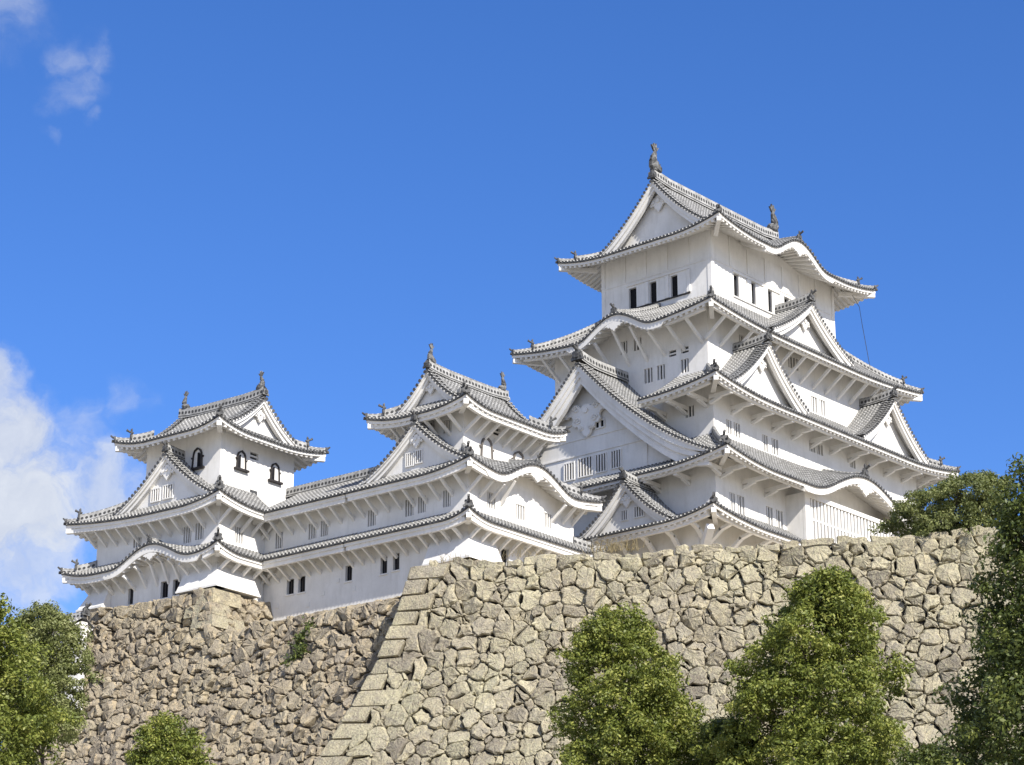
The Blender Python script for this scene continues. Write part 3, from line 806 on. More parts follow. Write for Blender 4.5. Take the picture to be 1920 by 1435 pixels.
# second storey
walled('storey_wall', (-13.9, -9.15, 13.9, 9.15), 37.6, 42.95, {
    'S': [(-12.45, -11.85, 39.1, 40.5, 2), (-11.6, -10.85, 39.1, 40.5, 2), (-8.45, -7.74, 39.0, 40.45, 2), (-7.35, -6.6, 39.0, 40.45, 2)]})
r2, s2 = roof('tiled_roof', (-15.8, -11.5, 15.8, 11.5), (-12.25, -7.95, 12.25, 7.95), 41.85, 44.7, {'W': 1.9, 'E': 1.9, 'S': 2.35, 'N': 2.35}, 0.66, 0.28,
              bumps={'S': (0.0, 6.6, 1.95)}, bdec=.85)
bump_ridge([x for x in s2 if x.face == 'S'][0], r2, 1.0, .95)
braces(s2, 2.4, .8, 'arm', 'WS', skip=lambda S, x: S.face == 'S' and abs(x) < 6.2)
gable('W', -15.75, 0.33, 10.17, 42.45, 50.38, 5.2, .40, 1.35, .6, pend=0, name='gable_roof', over=1.15,
      wins=[(1.35, 2.14, 42.98, 44.1, 3), (-.15, .96, 43.0, 44.22, 4), (-1.32, -.53, 43.03, 44.2, 3), (-2.55, -1.82, 43.05, 44.2, 3), (-1.22, -.57, 46.05, 46.5, 1)])
# big carved pendant of the west gable
mb = MB()
BP = 1.12
half = [(0, .25), (.22, .22), (.40, .05), (.62, .30), (.92, .42), (1.20, .30), (1.32, .02), (1.62, .10), (1.78, -.12), (2.06, -.10), (2.22, -.36), (2.02, -.52), (1.72, -.40), (1.5, -.50), (1.3, -.36), (1.1, -.42), (.98, -.62),
        (1.06, -.92), (.90, -1.2), (.66, -1.18), (.60, -1.45), (.36, -1.56), (.24, -1.85), (0, -2.05)]
out = half + [(-x, y) for x, y in half[-2:0:-1]]
pf = lambda a, b, t: fpt('W', -15.75, 0.40 + a * BP, t - .60, 47.55 + b * .98)
mb.prism(out, pf, -.42, -.22, PLA)
for sg in (-1, 1):
    for cx_, cz_, r in ((.75, .02, .26), (1.62, -.18, .2), (.62, -.85, .26), (.32, -1.4, .16)):
        pts = [pf(sg * (cx_ + r * (1 - k / 15) * cos(k * .75)), cz_ + r * (1 - k / 15) * sin(k * .75), -.20) for k in range(13)]
        mb.tube(pts, .07, PLA, 5)
mb.prism([(.2 * cos(pi * k / 3), -.2 + .2 * sin(pi * k / 3)) for k in range(6)], pf, -.22, -.1, PLA)
part(mb, 'gable_pendant')
mb = MB()   # raised belt lines on the west gable wall
fbox(mb, 'W', -15.75, -5.9, 6.0, 44.45, 44.55, -1.16, -1.08, PLA)
fbox(mb, 'W', -15.75, -3.4, 4.6, 45.55, 45.63, -1.16, -1.09, PLA)
fbox(mb, 'W', -15.75, -4.4, -4.3, 42.7, 44.44, -1.16, -1.09, PLA)
part(mb, 'wall_trim')
# lattice bay under the curved gable
bay = MB()
bay.box((-6.2, -10.45, 37.0), (6.2, -9.0, 41.6), PLA)
bo = part(bay, 'lattice_bay')
mb = MB()
x = -5.45
while x < 5.5:
    fbox(mb, 'S', -10.45, x, x + .20, 37.1, 41.3, -.01, .14, PLA); x += .40
fbox(mb, 'S', -10.45, -5.6, 5.6, 39.9, 40.02, -.01, .10, PLA)
part(mb, 'window_bars', bo)
mb = MB()
for x in (-6.2, 5.65): fbox(mb, 'S', -10.45, x, x + .55, 37.0, 41.62, -.02, .22, PLA)
fbox(mb, 'S', -10.45, -5.64, 5.64, 41.32, 41.62, -.02, .2, PLA)
part(mb, 'bay_frame', bo)
mb = MB(); fbox(mb, 'S', -10.45, -5.6, 5.6, 37.1, 41.3, .002, .004, SLAT); part(mb, 'bay_shade_sheet', bo)  # thin dark sheet on the solid bay, painting the shade between its bars
# first storey and lowest roof
wall('storey_wall', (-15.8, -9.2, 15.8, 9.2), 30.0, 38.25)
r1, s1 = roof('tiled_roof', (-17.6, -11.6, 17.6, 11.6), (-13.85, -9.1, 13.85, 9.1), 37.72, 39.25, {'W': 1.8, 'E': 1.8, 'S': 2.4, 'N': 2.4}, 0.62, 0.2, splits={'S': [(-17.6, -6.22)]})
braces([x for x in s1 if x.face != 'S'] + [x for x in s1 if x.face == 'S' and x.c0 < -10], 2.0, 1.1, 'bent', 'WS', w=.3)
gable('W', -17.0, -4.28, 3.35, 38.2, 41.1, 3.1, .36, .85, .42, over=.45, pend=.85, wins=[(0.07, 0.5, 38.75, 39.35, 2), (-1.2, -0.53, 38.75, 39.4, 3)])
for f, p, cc in (('W', -15.8, -9.05), ('S', -9.2, -15.65)):
    mb = MB(); fbox(mb, f, p, cc - .16, cc + .16, 33, 36.9, -.02, .12, PLA); part(mb, 'corner_post')
mb = MB(); mb.bar((-15.7, -9.1, 35.2), (-17.0, -10.9, 37.0), .45, .5, PLA); part(mb, 'corner_brace')

# ================================================================== WEST SMALL KEEP
NB = 29.6
nk = thing('small_keep', 'middle white three-roofed small keep with a curved south gable, right behind the stone corner', 'small castle keep', (93.4215, 84.5483, NB), 2.0)
ROOT[:] = [nk, NB]
tw = walled('top_storey_wall', (1.0, 1.2, 8.1, 6.5), 38.6, 42.62, {'W': [(2.15, 2.75, 41.05, 41.85, 3)], 'S': [(3.72, 4.42, 41.4, 41.9, 8)]})
bell_window('S', 1.2, 3.05, 39.6, 1.1, 1.45, tw, BRW, False); bell_window('S', 1.2, 6.05, 39.6, 1.1, 1.3, tw, BRW, False)
rt, st = roof('tiled_roof', (-0.6, -0.36, 8.95, 7.5), (1.0, 1.55, 7.55, 5.6), 42.08, 43.15, {'W': 1.6, 'E': 1.6, 'S': 1.56, 'N': 1.2}, .5, .2)
braces(st, .95, .8, 'straight', 'WS', w=.13)
gable('W', 0.45, 3.57, 2.15, 42.95, 45.0, 7.5, .36, .75, .42, pend=.7, shachi=.85)
gable('E', 8.05, 3.57, 2.15, 42.95, 44.98, .8, .36, .75, .05, pend=.7, fin=False)
mw = walled('storey_wall', (0, 0, 9.9, 8.3), 35.4, 38.6, {
    'W': [(4.14, 4.78, 36.12, 37.14, 3), (3.2, 3.8, 36.14, 37.16, 3), (1.3, 1.88, 36.16, 37.18, 3), (7.1, 7.74, 36.03, 37.03, 3)],
    'S': [(1.75, 2.48, 36.25, 37.2, 3), (4.4, 5.2, 36.15, 37.05, 3), (7.0, 7.75, 36.2, 37.1, 3), (4.35, 5.18, 37.98, 38.36, 8), (5.71, 6.66, 37.94, 38.36, 8)]})
rm, sm = roof('tiled_roof', (-1.35, -1.3, 11.18, 9.3), (0.95, 1.15, 8.2, 7.2), 37.95, 39.7, {'W': 1.35, 'E': 1.28, 'S': 1.3, 'N': 1.0}, .52, .25, bumps={'S': (4.9, 4.0, 1.35)}, faces='WSE', splits={'W': [(-1.3, 8.4)]}, bdec=.85)
SS = [x for x in sm if x.face == 'S'][0]; bump_ridge(SS, rm, .65, .9)
braces(sm, 1.0, .85, 'straight', 'WS', w=.13, skip=lambda S, c: S.face == 'S' and 3.6 < c < 7.4)
gable('W', -.6, 3.6, 3.75, 38.7, 41.45, 1.9, .36, .7, .40, over=.36, pend=.8, wins=[(.36, .88, 39.07, 39.8, 3), (-.3, .12, 39.13, 39.85, 2)])
lw = walled('storey_wall', (0, 0, 9.9, 8.3), NB, 35.4, {'W': [(6.12, 6.65, 32.97, 33.98, 0), (5.17, 5.68, 33.03, 34.02, 0)], 'S': [(3.0, 3.7, 33.0, 34.1, 0)]})
rl, sl = roof('tiled_roof', (-1.37, -1.25, 11.45, 9.5), (0.02, 0.02, 9.88, 8.28), 34.95, 35.75, {'W': 1.37, 'E': 1.5, 'S': 1.25, 'N': 1.0}, .5, .1, faces='WSE', splits={'W': [(-1.25, 8.4)]})
braces(sl, .92, .70, 'bent', 'WS', w=.14)
stone_drop([('W', 0, 0, 2.7, 34.5, 32.75, .8, 1, 0), ('S', 0, 0, 2.3, 34.5, 32.75, .8, 1, 0)])

# ================================================================== CONNECTING CORRIDOR
co = thing('connecting_corridor', 'long low white two-tier corridor joining the left tower to the middle keep', 'castle corridor', (93.4215, 84.5483, NB), 2.0)
ROOT[:] = [co, NB]
walled('storey_wall', (0, 8.302, 5.6, 18.5), 35.4, 38.6, {'W': [(11.92, 12.57, 36.07, 37.06, 3), (10.95, 11.56, 36.07, 37.07, 3), (14.75, 15.35, 35.95, 36.95, 3)]})
walled('storey_wall', (0, 8.302, 5.6, 18.5), NB, 35.398, {'W': [(13.66, 14.26, 32.9, 33.85, 0), (12.72, 13.3, 32.88, 33.88, 0), (8.9, 9.45, 32.97, 33.93, 0)]})
cm = Side('W', -1.35, 8.4, 16.3, 4.35, 37.95, 40.35, 0, 0, .0, .12, None, 1.35)
cr_ = Side('E', 7.05, 8.4, 18.3, 4.05, 38.0, 40.35, 0, 0, .0, .12, None, 1.45)
mb, eb = MB(), MB(); build_sides(mb, eb, [cm, cr_]); ro = part(mb, 'tiled_roof'); part(eb, 'plastered_eaves', ro)
mb = MB(); ridge_strip(mb, [(3.0, y, 40.36) for y in np.linspace(7.2, 18, 8)], .4, .42); part(mb, 'roof_ridge', ro)
braces([cm], 1.0, .85, 'straight', 'W', w=.13)
cl = Side('W', -1.37, 8.4, 16.2, 1.35, 34.95, 35.75, 0, 0, 0, .1, None, 1.37)
mb, eb = MB(), MB(); build_sides(mb, eb, [cl]); ro = part(mb, 'tiled_roof'); part(eb, 'plastered_eaves', ro)
braces([cl], .92, .70, 'bent', 'W', w=.14)
for y, z, w_, h_ in ((9.9, 33.0, .3, .25), (11.1, 32.4, .3, .25), (7.4 + 1.2, 32.3, .2, .3), (14.9, 32.2, .25, .25), (12.3, 31.9, .25, .3)):
    mb = MB(); fbox(mb, 'W', 0, y, y + w_, z, z + h_, -.01, .035, PLA); part(mb, 'loophole_cover')

# ================================================================== NORTH-WEST SMALL KEEP
IB = 31.2
ik = thing('small_keep', 'leftmost white small keep with bell-shaped black windows and its top gable facing south', 'small castle keep', (88.871, 100.5836, IB), 4.0)
ROOT[:] = [ik, IB]
tw = walled('top_storey_wall', (.9, 1.0, 7.55, 7.45), 38.6, 43.6, {'S': [(3.5, 4.25, 42.0, 42.45, 8)]})
bell_window('W', .9, 2.92, 41.1, .86, 1.3, tw); bell_window('S', 1.0, 2.68, 41.1, .84, 1.2, tw); bell_window('S', 1.0, 5.75, 41.05, .84, 1.2, tw)
mb = MB(); fbox(mb, 'S', 1.0, 3.6, 4.2, 39.6, 40.0, -.01, .05, SLAT); part(mb, 'loophole_cover', tw)
rt, st = roof('tiled_roof', (-.62, -.25, 9.2, 8.9), (1.2, 1.35, 6.7, 7.2), 43.08, 43.98, {'W': 1.52, 'E': 1.65, 'S': 1.25, 'N': 1.45}, .5, .2)
gable('S', .42, 3.95, 2.9, 43.72, 45.95, 7.4, .36, .8, .45, pend=.8, shachi=.85)
gable('N', 7.8, 3.95, 2.9, 43.72, 45.93, .8, .36, .8, .05, pend=.8, fin=False)
mw = walled('storey_wall', (0, 0, 8.4, 10.55), 35.3, 38.6, {
    'W': [(2.3, 2.97, 36.06, 37.12, 3), (1.27, 1.97, 36.12, 37.18, 3), (6.6, 7.3, 36.5, 37.1, 3)], 'S': [(1.4, 2.1, 36.0, 37.0, 3)]})
rm, sm = roof('tiled_roof', (-1.35, -1.25, 9.7, 12.1), (.85, .95, 7.6, 7.5), 38.0, 39.75, {'W': 1.35, 'E': 1.3, 'S': 1.25, 'N': 1.55}, .55, .25, splits={'S': [(-1.35, 4.2)]}, faces='WSN')
braces(sm, 1.0, .85, 'straight', 'WS', w=.13)
gable('W', -.6, 4.2, 4.4, 38.55, 41.85, 2.0, .38, .72, .40, over=.36, pend=.95, wins=[(.7, 1.4, 39.1, 39.85, 3), (-.38, .36, 39.12, 39.92, 3)])
lw = walled('storey_wall', (0, 0, 8.4, 10.55), IB, 35.3, {'W': [(7.05, 7.5, 32.9, 33.95, 0), (4.05, 4.7, 32.9, 33.95, 0), (3.06, 3.66, 32.93, 33.93, 0)]})
rl, sl = roof('tiled_roof', (-1.34, -1.26, 9.7, 12.2), (.02, .02, 8.38, 10.5), 34.92, 35.75, {'W': 1.34, 'E': 1.3, 'S': 1.26, 'N': 1.65}, .5, .1, splits={'S': [(-1.34, 4.2)]}, faces='WSN',
              bumps={'W': (4.5, 3.6, 1.15)}, bdec=.6)
bump_ridge([x for x in sl if x.face == 'W'][0], rl, .6, .9)
braces(sl, .95, .70, 'bent', 'WS', w=.14)
stone_drop([('W', 0, 0, 2.5, 34.5, 32.85, .85, 1, 0), ('S', 0, 0, 2.9, 34.5, 32.85, .85, 1, 0), ('W', 0, 9.0, 10.55, 34.5, 33.0, .7, 0, 1)])
mb = MB(); mb.prism([(.0, 34.5), (3.9, 34.5), (3.9, 31.4), (3.2, 31.6), (2.7, 33.3)], lambda a, b, t: (a, -t, b), -.3, .12, PLA); part(mb, 'wall_buttress')

# cable hanging from the top eave
mb = MB(); K0 = np.array((126.16, 89.86, 0))
mb.tube([tuple(K0 + p) for p in ((7.3, -6.6, 60.15), (7.42, -7.05, 59.2), (7.25, -7.3, 57.8), (6.95, -7.75, 55.8), (6.6, -8.2, 53.9))], .022, WIRE, 5)
o = mb.build('cable'); tag(o, 'thin dark cable hanging from the topmost roof corner down to the roof below', 'cable')

# ================================================================== STONE WALLS
def clip(poly, n, d):
    out = []; m = len(poly)
    for i in range(m):
        a, b = poly[i], poly[(i + 1) % m]; fa = n[0] * a[0] + n[1] * a[1] - d; fb = n[0] * b[0] + n[1] * b[1] - d
        if fa <= 0: out.append(a)
        if (fa <= 0) != (fb <= 0):
            t = fa / (fa - fb); out.append((a[0] + (b[0] - a[0]) * t, a[1] + (b[1] - a[1]) * t))
    return out
def inside(poly, p):
    c = False; m = len(poly)
    for i in range(m):
        a, b = poly[i], poly[(i + 1) % m]
        if (a[1] > p[1]) != (b[1] > p[1]) and p[0] < (b[0] - a[0]) * (p[1] - a[1]) / (b[1] - a[1]) + a[0]: c = not c
    return c
def tri(p): return tuple(float(x) for x in p)
class Stones:
    def __init__(s, seed): s.v = []; s.f = []; s.t = []; s.r = random.Random(seed); s.mi = []
    def stone(s, poly, P, gap=.03, h0=0.05, rough=1.0, tone=None, flat=False):
        r = s.r; m = len(poly)
        if m < 3: return
        A = 0; cx = cy = 0
        for i in range(m):
            a, b = poly[i], poly[(i + 1) % m]; w = a[0] * b[1] - b[0] * a[1]; A += w; cx += (a[0] + b[0]) * w; cy += (a[1] + b[1]) * w
        if abs(A) < 0.008: return
        cx /= 3 * A; cy /= 3 * A; sz = sqrt(abs(A) / 2)
        # knock the corners off
        pts = []
        k = 0.07 if flat else r.uniform(.05, .17)
        for i in range(m):
            a, b = poly[i], poly[(i + 1) % m]
            L = math.dist(a, b)
            if L < 0.10: pts.append(((a[0] + b[0]) / 2, (a[1] + b[1]) / 2)); continue
            pts.append((a[0] + (b[0] - a[0]) * k, a[1] + (b[1] - a[1]) * k))
            if L > 0.30 and not flat:
                nx, ny = (b[1] - a[1]) / L, -(b[0] - a[0]) / L
                for f0 in ((.5,) if L < .55 else (.33, .66)):
                    j = r.uniform(-.06, .09) * min(1.3, L + .3); f = f0 + r.uniform(-.1, .1)
                    pts.append((a[0] + (b[0] - a[0]) * f - nx * j, a[1] + (b[1] - a[1]) * f - ny * j))
            pts.append((a[0] + (b[0] - a[0]) * (1 - k), a[1] + (b[1] - a[1]) * (1 - k)))
        q = [((x - cx), (y - cy)) for x, y in pts]
        g = 1 - min(.45, gap / max(.1, sz * .55))
        tx, ty = r.uniform(-.16, .16) * rough, r.uniform(-.20, .10) * rough; h = h0 + r.uniform(-.06, .12) * rough
        bl = r.uniform(.6, 1.7) * min(.08, sz * .10) * (1 if not flat else .8)
        n = len(q); i0 = len(s.v)
        for x, y in q: s.v.append(tri(P(cx + x * g * 1.01, cy + y * g * 1.01, -.34)))
        for x, y in q: s.v.append(tri(P(cx + x * g, cy + y * g, h + tx * x + ty * y - bl - r.uniform(0, .05) * rough)))
        sc = [1 - bl / max(.12, hypot(x, y)) * r.uniform(.7, 1.3) for x, y in q]
        for (x, y), c in zip(q, sc): s.v.append(tri(P(cx + x * g * c, cy + y * g * c, h + tx * x + ty * y + r.uniform(-.03, .03) * rough)))
        ox, oy = r.uniform(-.2, .2) * sz, r.uniform(-.2, .2) * sz
        s.v.append(tri(P(cx + ox, cy + oy, h + tx * ox + ty * oy + r.uniform(-.01, .06) * sz * rough)))
        t = r.random() if tone is None else tone
        for i in range(n):
            j = (i + 1) % n
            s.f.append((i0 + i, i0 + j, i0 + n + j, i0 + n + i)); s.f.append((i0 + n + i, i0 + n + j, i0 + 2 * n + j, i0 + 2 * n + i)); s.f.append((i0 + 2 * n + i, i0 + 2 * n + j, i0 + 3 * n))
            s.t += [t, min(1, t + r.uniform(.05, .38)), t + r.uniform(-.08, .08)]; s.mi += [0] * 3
    def panel(s, outline, P, cw, ch, small=.25, gap=.02, jag=.35, rough=1.0, tonef=None, holes=(), topf=None, chips=0.0):
        r = s.r; us = [p[0] for p in outline]; vs = [p[1] for p in outline]
        S = []; row = 0; y = min(vs) + ch * .4
        while y < max(vs) + ch:
            x = min(us) - cw + (cw * .5 if row % 2 else 0)
            while x < max(us) + cw:
                S.append((x + r.uniform(-.42, .42) * cw, y + r.uniform(-.40, .40) * ch, r.uniform(-.12, .22)))
                for _ in range(2):
                    if r.random() < small: S.append((x + r.uniform(0, 1) * cw, y + r.uniform(0, 1) * ch, r.uniform(-.34, -.14)))
                x += cw * r.uniform(.8, 1.2)
            y += ch; row += 1
        S = [p for p in S if inside(outline, (p[0], p[1])) and not any(inside(h, (p[0], p[1])) for h in holes)]
        arr = np.array(S); wt = np.array([p[2] * cw * ch for p in S]); arr = arr[:, :2]
        for i, p in enumerate(S):
            d = ((arr - arr[i]) ** 2).sum(1); nb = np.argsort(d)[1:30]
            b = cw * 1.3; poly = [(p[0] - b, p[1] - b), (p[0] + b, p[1] - b), (p[0] + b, p[1] + b), (p[0] - b, p[1] + b)]
            for k in nb:
                q = S[k]; nx, ny = q[0] - p[0], q[1] - p[1]
                poly = clip(poly, (nx, ny), (q[0] ** 2 + q[1] ** 2 - p[0] ** 2 - p[1] ** 2 + wt[i] - wt[k]) / 2)
                if len(poly) < 3: break
            if len(poly) < 3: continue
            # keep within the outline's straight borders, a little ragged at the top
            v0 = min(vs) - r.uniform(0, jag)
            poly = clip(poly, (0, -1), -(v0))
            if topf:
                poly = clip(poly, (0, -1), -(topf(p[0]) - r.uniform(0, jag * 1.2)))
                if p[0] < 10.5 and p[1] < 2.9: poly = clip(poly, (1, 0), 10.6)
                if len(poly) < 3: continue
            for h in holes:
                if h[0][1] <= p[1] < h[2][1]: poly = clip(poly, (-1, 0), -(h[1][0] + (h[2][0] - h[1][0]) * .5 + .02))
            for (n_, d_) in getattr(s, 'lims', ()): poly = clip(poly, n_, d_)
            if len(poly) >= 3 and abs(sum(poly[j][0] * poly[(j + 1) % len(poly)][1] - poly[(j + 1) % len(poly)][0] * poly[j][1] for j in range(len(poly)))) / 2 < .10 * cw * ch and r.random() < .2: continue
            if len(poly) < 3: continue
            s.stone(poly, P, gap * r.choice((.3, 1, 1, 2.4)), 0.05, rough, tonef(p, r) if tonef else None)
            if chips and r.random() < chips:          # packing chips wedged at a corner of the stone
                for _ in range(r.choice((1, 1, 2))):
                    vx, vy = r.choice(poly); q = r.uniform(.06, .15); m = r.randint(4, 6); a0 = r.uniform(0, 6.28)
                    vx += r.uniform(-.06, .06); vy += r.uniform(-.06, .06)
                    if vy < min(vs) + .2: continue
                    s.stone([(vx + q * r.uniform(.7, 1.3) * cos(a0 + 2 * pi * k / m), vy + q * r.uniform(.55, 1.0) * sin(a0 + 2 * pi * k / m)) for k in range(m)], P, .0, r.uniform(-.02, .07), 1.0, min(1, r.uniform(.35, 1.0)))
    def back(s, P, us, vs, h=-.30):
        i0 = len(s.v); nu, nv = len(us), len(vs)
        for v in vs:
            for u in us: s.v.append(tri(P(u(v) if callable(u) else u, v, h)))
        for i in range(nv - 1):
            for j in range(nu - 1):
                a = i0 + i * nu + j; s.f.append((a, a + 1, a + nu + 1, a + nu)); s.t.append(.15); s.mi.append(1)
    def build(s, name, mats, parent=None):
        me = D.meshes.new(name); me.from_pydata(s.v, [], s.f)
        for m in mats: me.materials.append(m)
        me.polygons.foreach_set('material_index', s.mi)
        at = me.attributes.new('tone', 'FLOAT', 'FACE'); at.data.foreach_set('value', np.array(s.t, 'f')); me.update()
        o = D.objects.new(name, me); COL.objects.link(o)
        if parent: o.parent = parent
        return o

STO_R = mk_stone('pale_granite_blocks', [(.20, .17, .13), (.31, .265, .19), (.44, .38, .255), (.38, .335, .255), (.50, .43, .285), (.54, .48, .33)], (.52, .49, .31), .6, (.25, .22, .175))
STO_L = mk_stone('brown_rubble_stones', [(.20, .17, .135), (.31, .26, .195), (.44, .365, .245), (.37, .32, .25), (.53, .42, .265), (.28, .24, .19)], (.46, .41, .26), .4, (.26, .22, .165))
GAP = mk_plain('dark_wall_joint', (.045, .038, .03), .95)

def frame(O, T, N, bat):
    O = np.array(O, float); T = np.array(T, float); N = np.array(N, float)
    return lambda u, v, h: O + T * u + N * (bat(v) + h) - np.array((0, 0, 1.)) * v
# --- right-hand wall with dressed corner stones
AL = np.array((.462, -.887, 0)); NR = np.array((-.887, -.462, 0)); A0 = (87.0, 82.9, 30.85)
batR = lambda v: .18 * max(v, 0) + .018 * max(v, 0) ** 2
edgR = lambda v: -(.20 * max(v, 0) + .0115 * max(v, 0) ** 2)
PR = frame(A0, AL, NR, batR)
LR = 31.8
rw = Stones(3); HB = 15.0
def top_rise(u): return .24 * min(1, max(0, u - 1) / 3) - .10 * sin(u * .9)
PRt = lambda u, v, h: PR(u, v + top_rise(u) * max(0, 1 - max(v, 0) / 5), h)
vsR = [0] + [i * .75 for i in range(1, 21)]
outl = [(edgR(v) + .5, v) for v in vsR][::-1] + [(LR - edgR(v), v) for v in vsR]
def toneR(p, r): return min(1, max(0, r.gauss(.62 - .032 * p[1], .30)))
# corner blocks: alternately long and short
blocks = []; v = -0.02; k = 0
while v < HB - .5:
    hgt = rw.r.uniform(.78, .98) if k % 2 == 0 else rw.r.uniform(.82, 1.0)
    ln = (rw.r.uniform(1.9, 2.6) if k % 2 == 0 else rw.r.uniform(1.15, 1.4))
    blocks.append((v, v + hgt, ln)); v += hgt; k += 1
holes = [[(edgR(a) - 1, a - .02), (edgR(a) + ln, a - .001), (edgR(b) + ln, b + .001), (edgR(b) - 1, b + .02)] for a, b, ln in blocks]
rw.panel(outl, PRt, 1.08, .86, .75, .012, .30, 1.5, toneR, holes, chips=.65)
# capping stones along the top
u = 2.3
while u < LR - .6:
    w = rw.r.uniform(.8, 1.9); h = rw.r.uniform(.40, .62)
    rw.stone([(u, -h * .75), (u + w - .05, -h * rw.r.uniform(.6, .85)), (u + w - .03, .12), (u + .02, .10)], PRt, .03, .08, .8, toneR((u, 0), rw.r), False); u += w
rw.back(PR, [lambda v: edgR(v) + .1] + [i * 2.0 + 1 for i in range(15)] + [lambda v: LR - edgR(v)], [0.25] + [i * 1.5 for i in range(1, 11)])
TR = np.array((.887, .462, 0))
PRet = lambda w, v, h: np.array(A0) + AL * (edgR(v) + .12 - h) + NR * (batR(v) - .1) + TR * w - np.array((0, 0, 1.)) * v
rw.back(PRet, [0, 2, 5, 9, 16], [0] + [i * 1.5 for i in range(1, 11)], 0)
PRet2 = lambda w, v, h: np.array(A0) + AL * (LR - edgR(v) - .05) + NR * (batR(v) - .1) + TR * w - np.array((0, 0, 1.)) * v
rw.back(PRet2, [0, 2, 5, 9, 16], [0] + [i * 1.5 for i in range(1, 11)], 0)
rwo = rw.build('stone_wall', [STO_R, GAP])
tag(rwo, 'tall pale tan stone rampart on the right with dressed stones along its slanting corner', 'stone wall')
for i, (a, b, ln) in enumerate(blocks):
    cs = Stones(100 + i); g = .015
    q = [(edgR(a), a + g), (edgR(a) + ln, a + g + cs.r.uniform(-.04, .05)), (edgR(b) + ln * cs.r.uniform(.86, 1.04), b - g), (edgR(b), b - g)]
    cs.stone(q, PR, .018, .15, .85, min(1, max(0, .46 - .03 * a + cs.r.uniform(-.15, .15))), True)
    o = cs.build('corner_stone', [STO_R, GAP], rwo)

# --- left-hand wall below the corridor and the left tower
c4, s4_ = cos(radians(4)), sin(radians(4))
XI = np.array((c4, s4_, 0)); YI = np.array((-s4_, c4, 0)); OI = np.array((88.871, 100.5836, 0))
batL = lambda v: .20 * max(v, 0) + .014 * max(v, 0) ** 2
PL = frame(OI - XI * .85 + YI * 9.9 + np.array((0, 0, 32.5)), -YI, -XI, batL)
lw_ = Stones(11); edgL = lambda v: -(.20 * max(v, 0) + .012 * max(v, 0) ** 2)
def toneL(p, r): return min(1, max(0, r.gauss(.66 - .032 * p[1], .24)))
vL = [i * .8 for i in range(0, 21)]
outl = [(edgL(v) - .75, v) for v in vL][::-1] + [(10.5, 0), (10.5, 3.05), (15, 3.05), (21, 3.05), (27, 3.05), (27, 16)]
hol = []
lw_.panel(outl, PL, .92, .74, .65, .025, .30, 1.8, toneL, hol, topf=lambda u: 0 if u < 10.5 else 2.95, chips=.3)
lw_.back(PL, [lambda v: edgL(v) - .6] + [i * 2.0 + 1 for i in range(5)] + [10.4], [.15, 1.0, 2.0, 3.3])
lw_.back(PL, [lambda v: edgL(v) - .6] + [i * 2.0 + 1 for i in range(14)], [3.2] + [3.2 + i * 1.4 for i in range(1, 10)])
PS = frame(OI - XI * .85 - YI * .6 + np.array((0, 0, 32.5)), XI, -YI, batL)
lw_.panel([(.6, 0), (4.4, 0), (4.4, 1.6), (.0, 3.2), (.4, 1.0)], PS, .8, .6, .2, .03, .2, 1.2, toneL)
lw_.back(PS, [-.1, 2, 4.5], [.1, 1, 3.0])
PE = lambda w, v, h: np.array(PL(edgL(v) - .62, v, -.1)) + XI * w
lw_.back(PE, [0, 2, 5, 9], [0] + [i * 1.5 for i in range(1, 11)], 0)
# ledge of small orange stones at the corridor's foot
ON = np.array((93.4215, 84.5483, 0)); c2, s2_ = cos(radians(2)), sin(radians(2)); XN = np.array((c2, s2_, 0)); YN = np.array((-s2_, c2, 0))
PB = lambda u, v, h: ON + YN * (16.9 - u) - XN * (.15 + v) + np.array((0, 0, 31.32 - .37 * v + h * .55))
lw_.panel([(0, 0), (14.5, 0), (14.5, 4.6), (0, 4.6)], PB, .55, .6, .2, .03, .1, 1.3, lambda p, r: min(1, max(0, r.gauss(.8, .15))))
lw_.back(PB, [0, 7, 14.5], [0, 2, 4.9], -.12)
lwo = lw_.build('stone_wall', [STO_L, GAP])
tag(lwo, 'darker brown rough rubble rampart on the left, under the left tower and corridor', 'stone wall')
for i, (a, b) in enumerate(((-.12, .78), (.80, 1.55), (1.57, 2.35))):   # blocks of the tower's own corner: two faces each
    l1, l2 = (1.1, 2.2) if i % 2 == 0 else (1.9, 1.1); mb = MB()
    def cp(x, y, v): return tuple(float(k) for k in OI + XI * x + YI * y + np.array((0, 0, 32.5 - v)))
    oa, ob = batL(a) + .12, batL(b) + .12
    mb.hexa([cp(-.85 - ob, -.6 - ob, b), cp(l2 - .85, -.6 - ob, b), cp(l2 - .85, l1 - .6, b), cp(-.85 - ob, l1 - .6, b),
             cp(-.85 - oa, -.6 - oa, a), cp(l2 - .85, -.6 - oa, a), cp(l2 - .85, l1 - .6, a), cp(-.85 - oa, l1 - .6, a)], STO_R)
    o = mb.build('corner_stone'); o.parent = lwo
    at = o.data.attributes.new('tone', 'FLOAT', 'FACE'); at.data.foreach_set('value', np.full(6, (.8, .72, .55)[i], 'f'))
    bv = o.modifiers.new('bevel', 'BEVEL'); bv.width = .07; bv.segments = 2

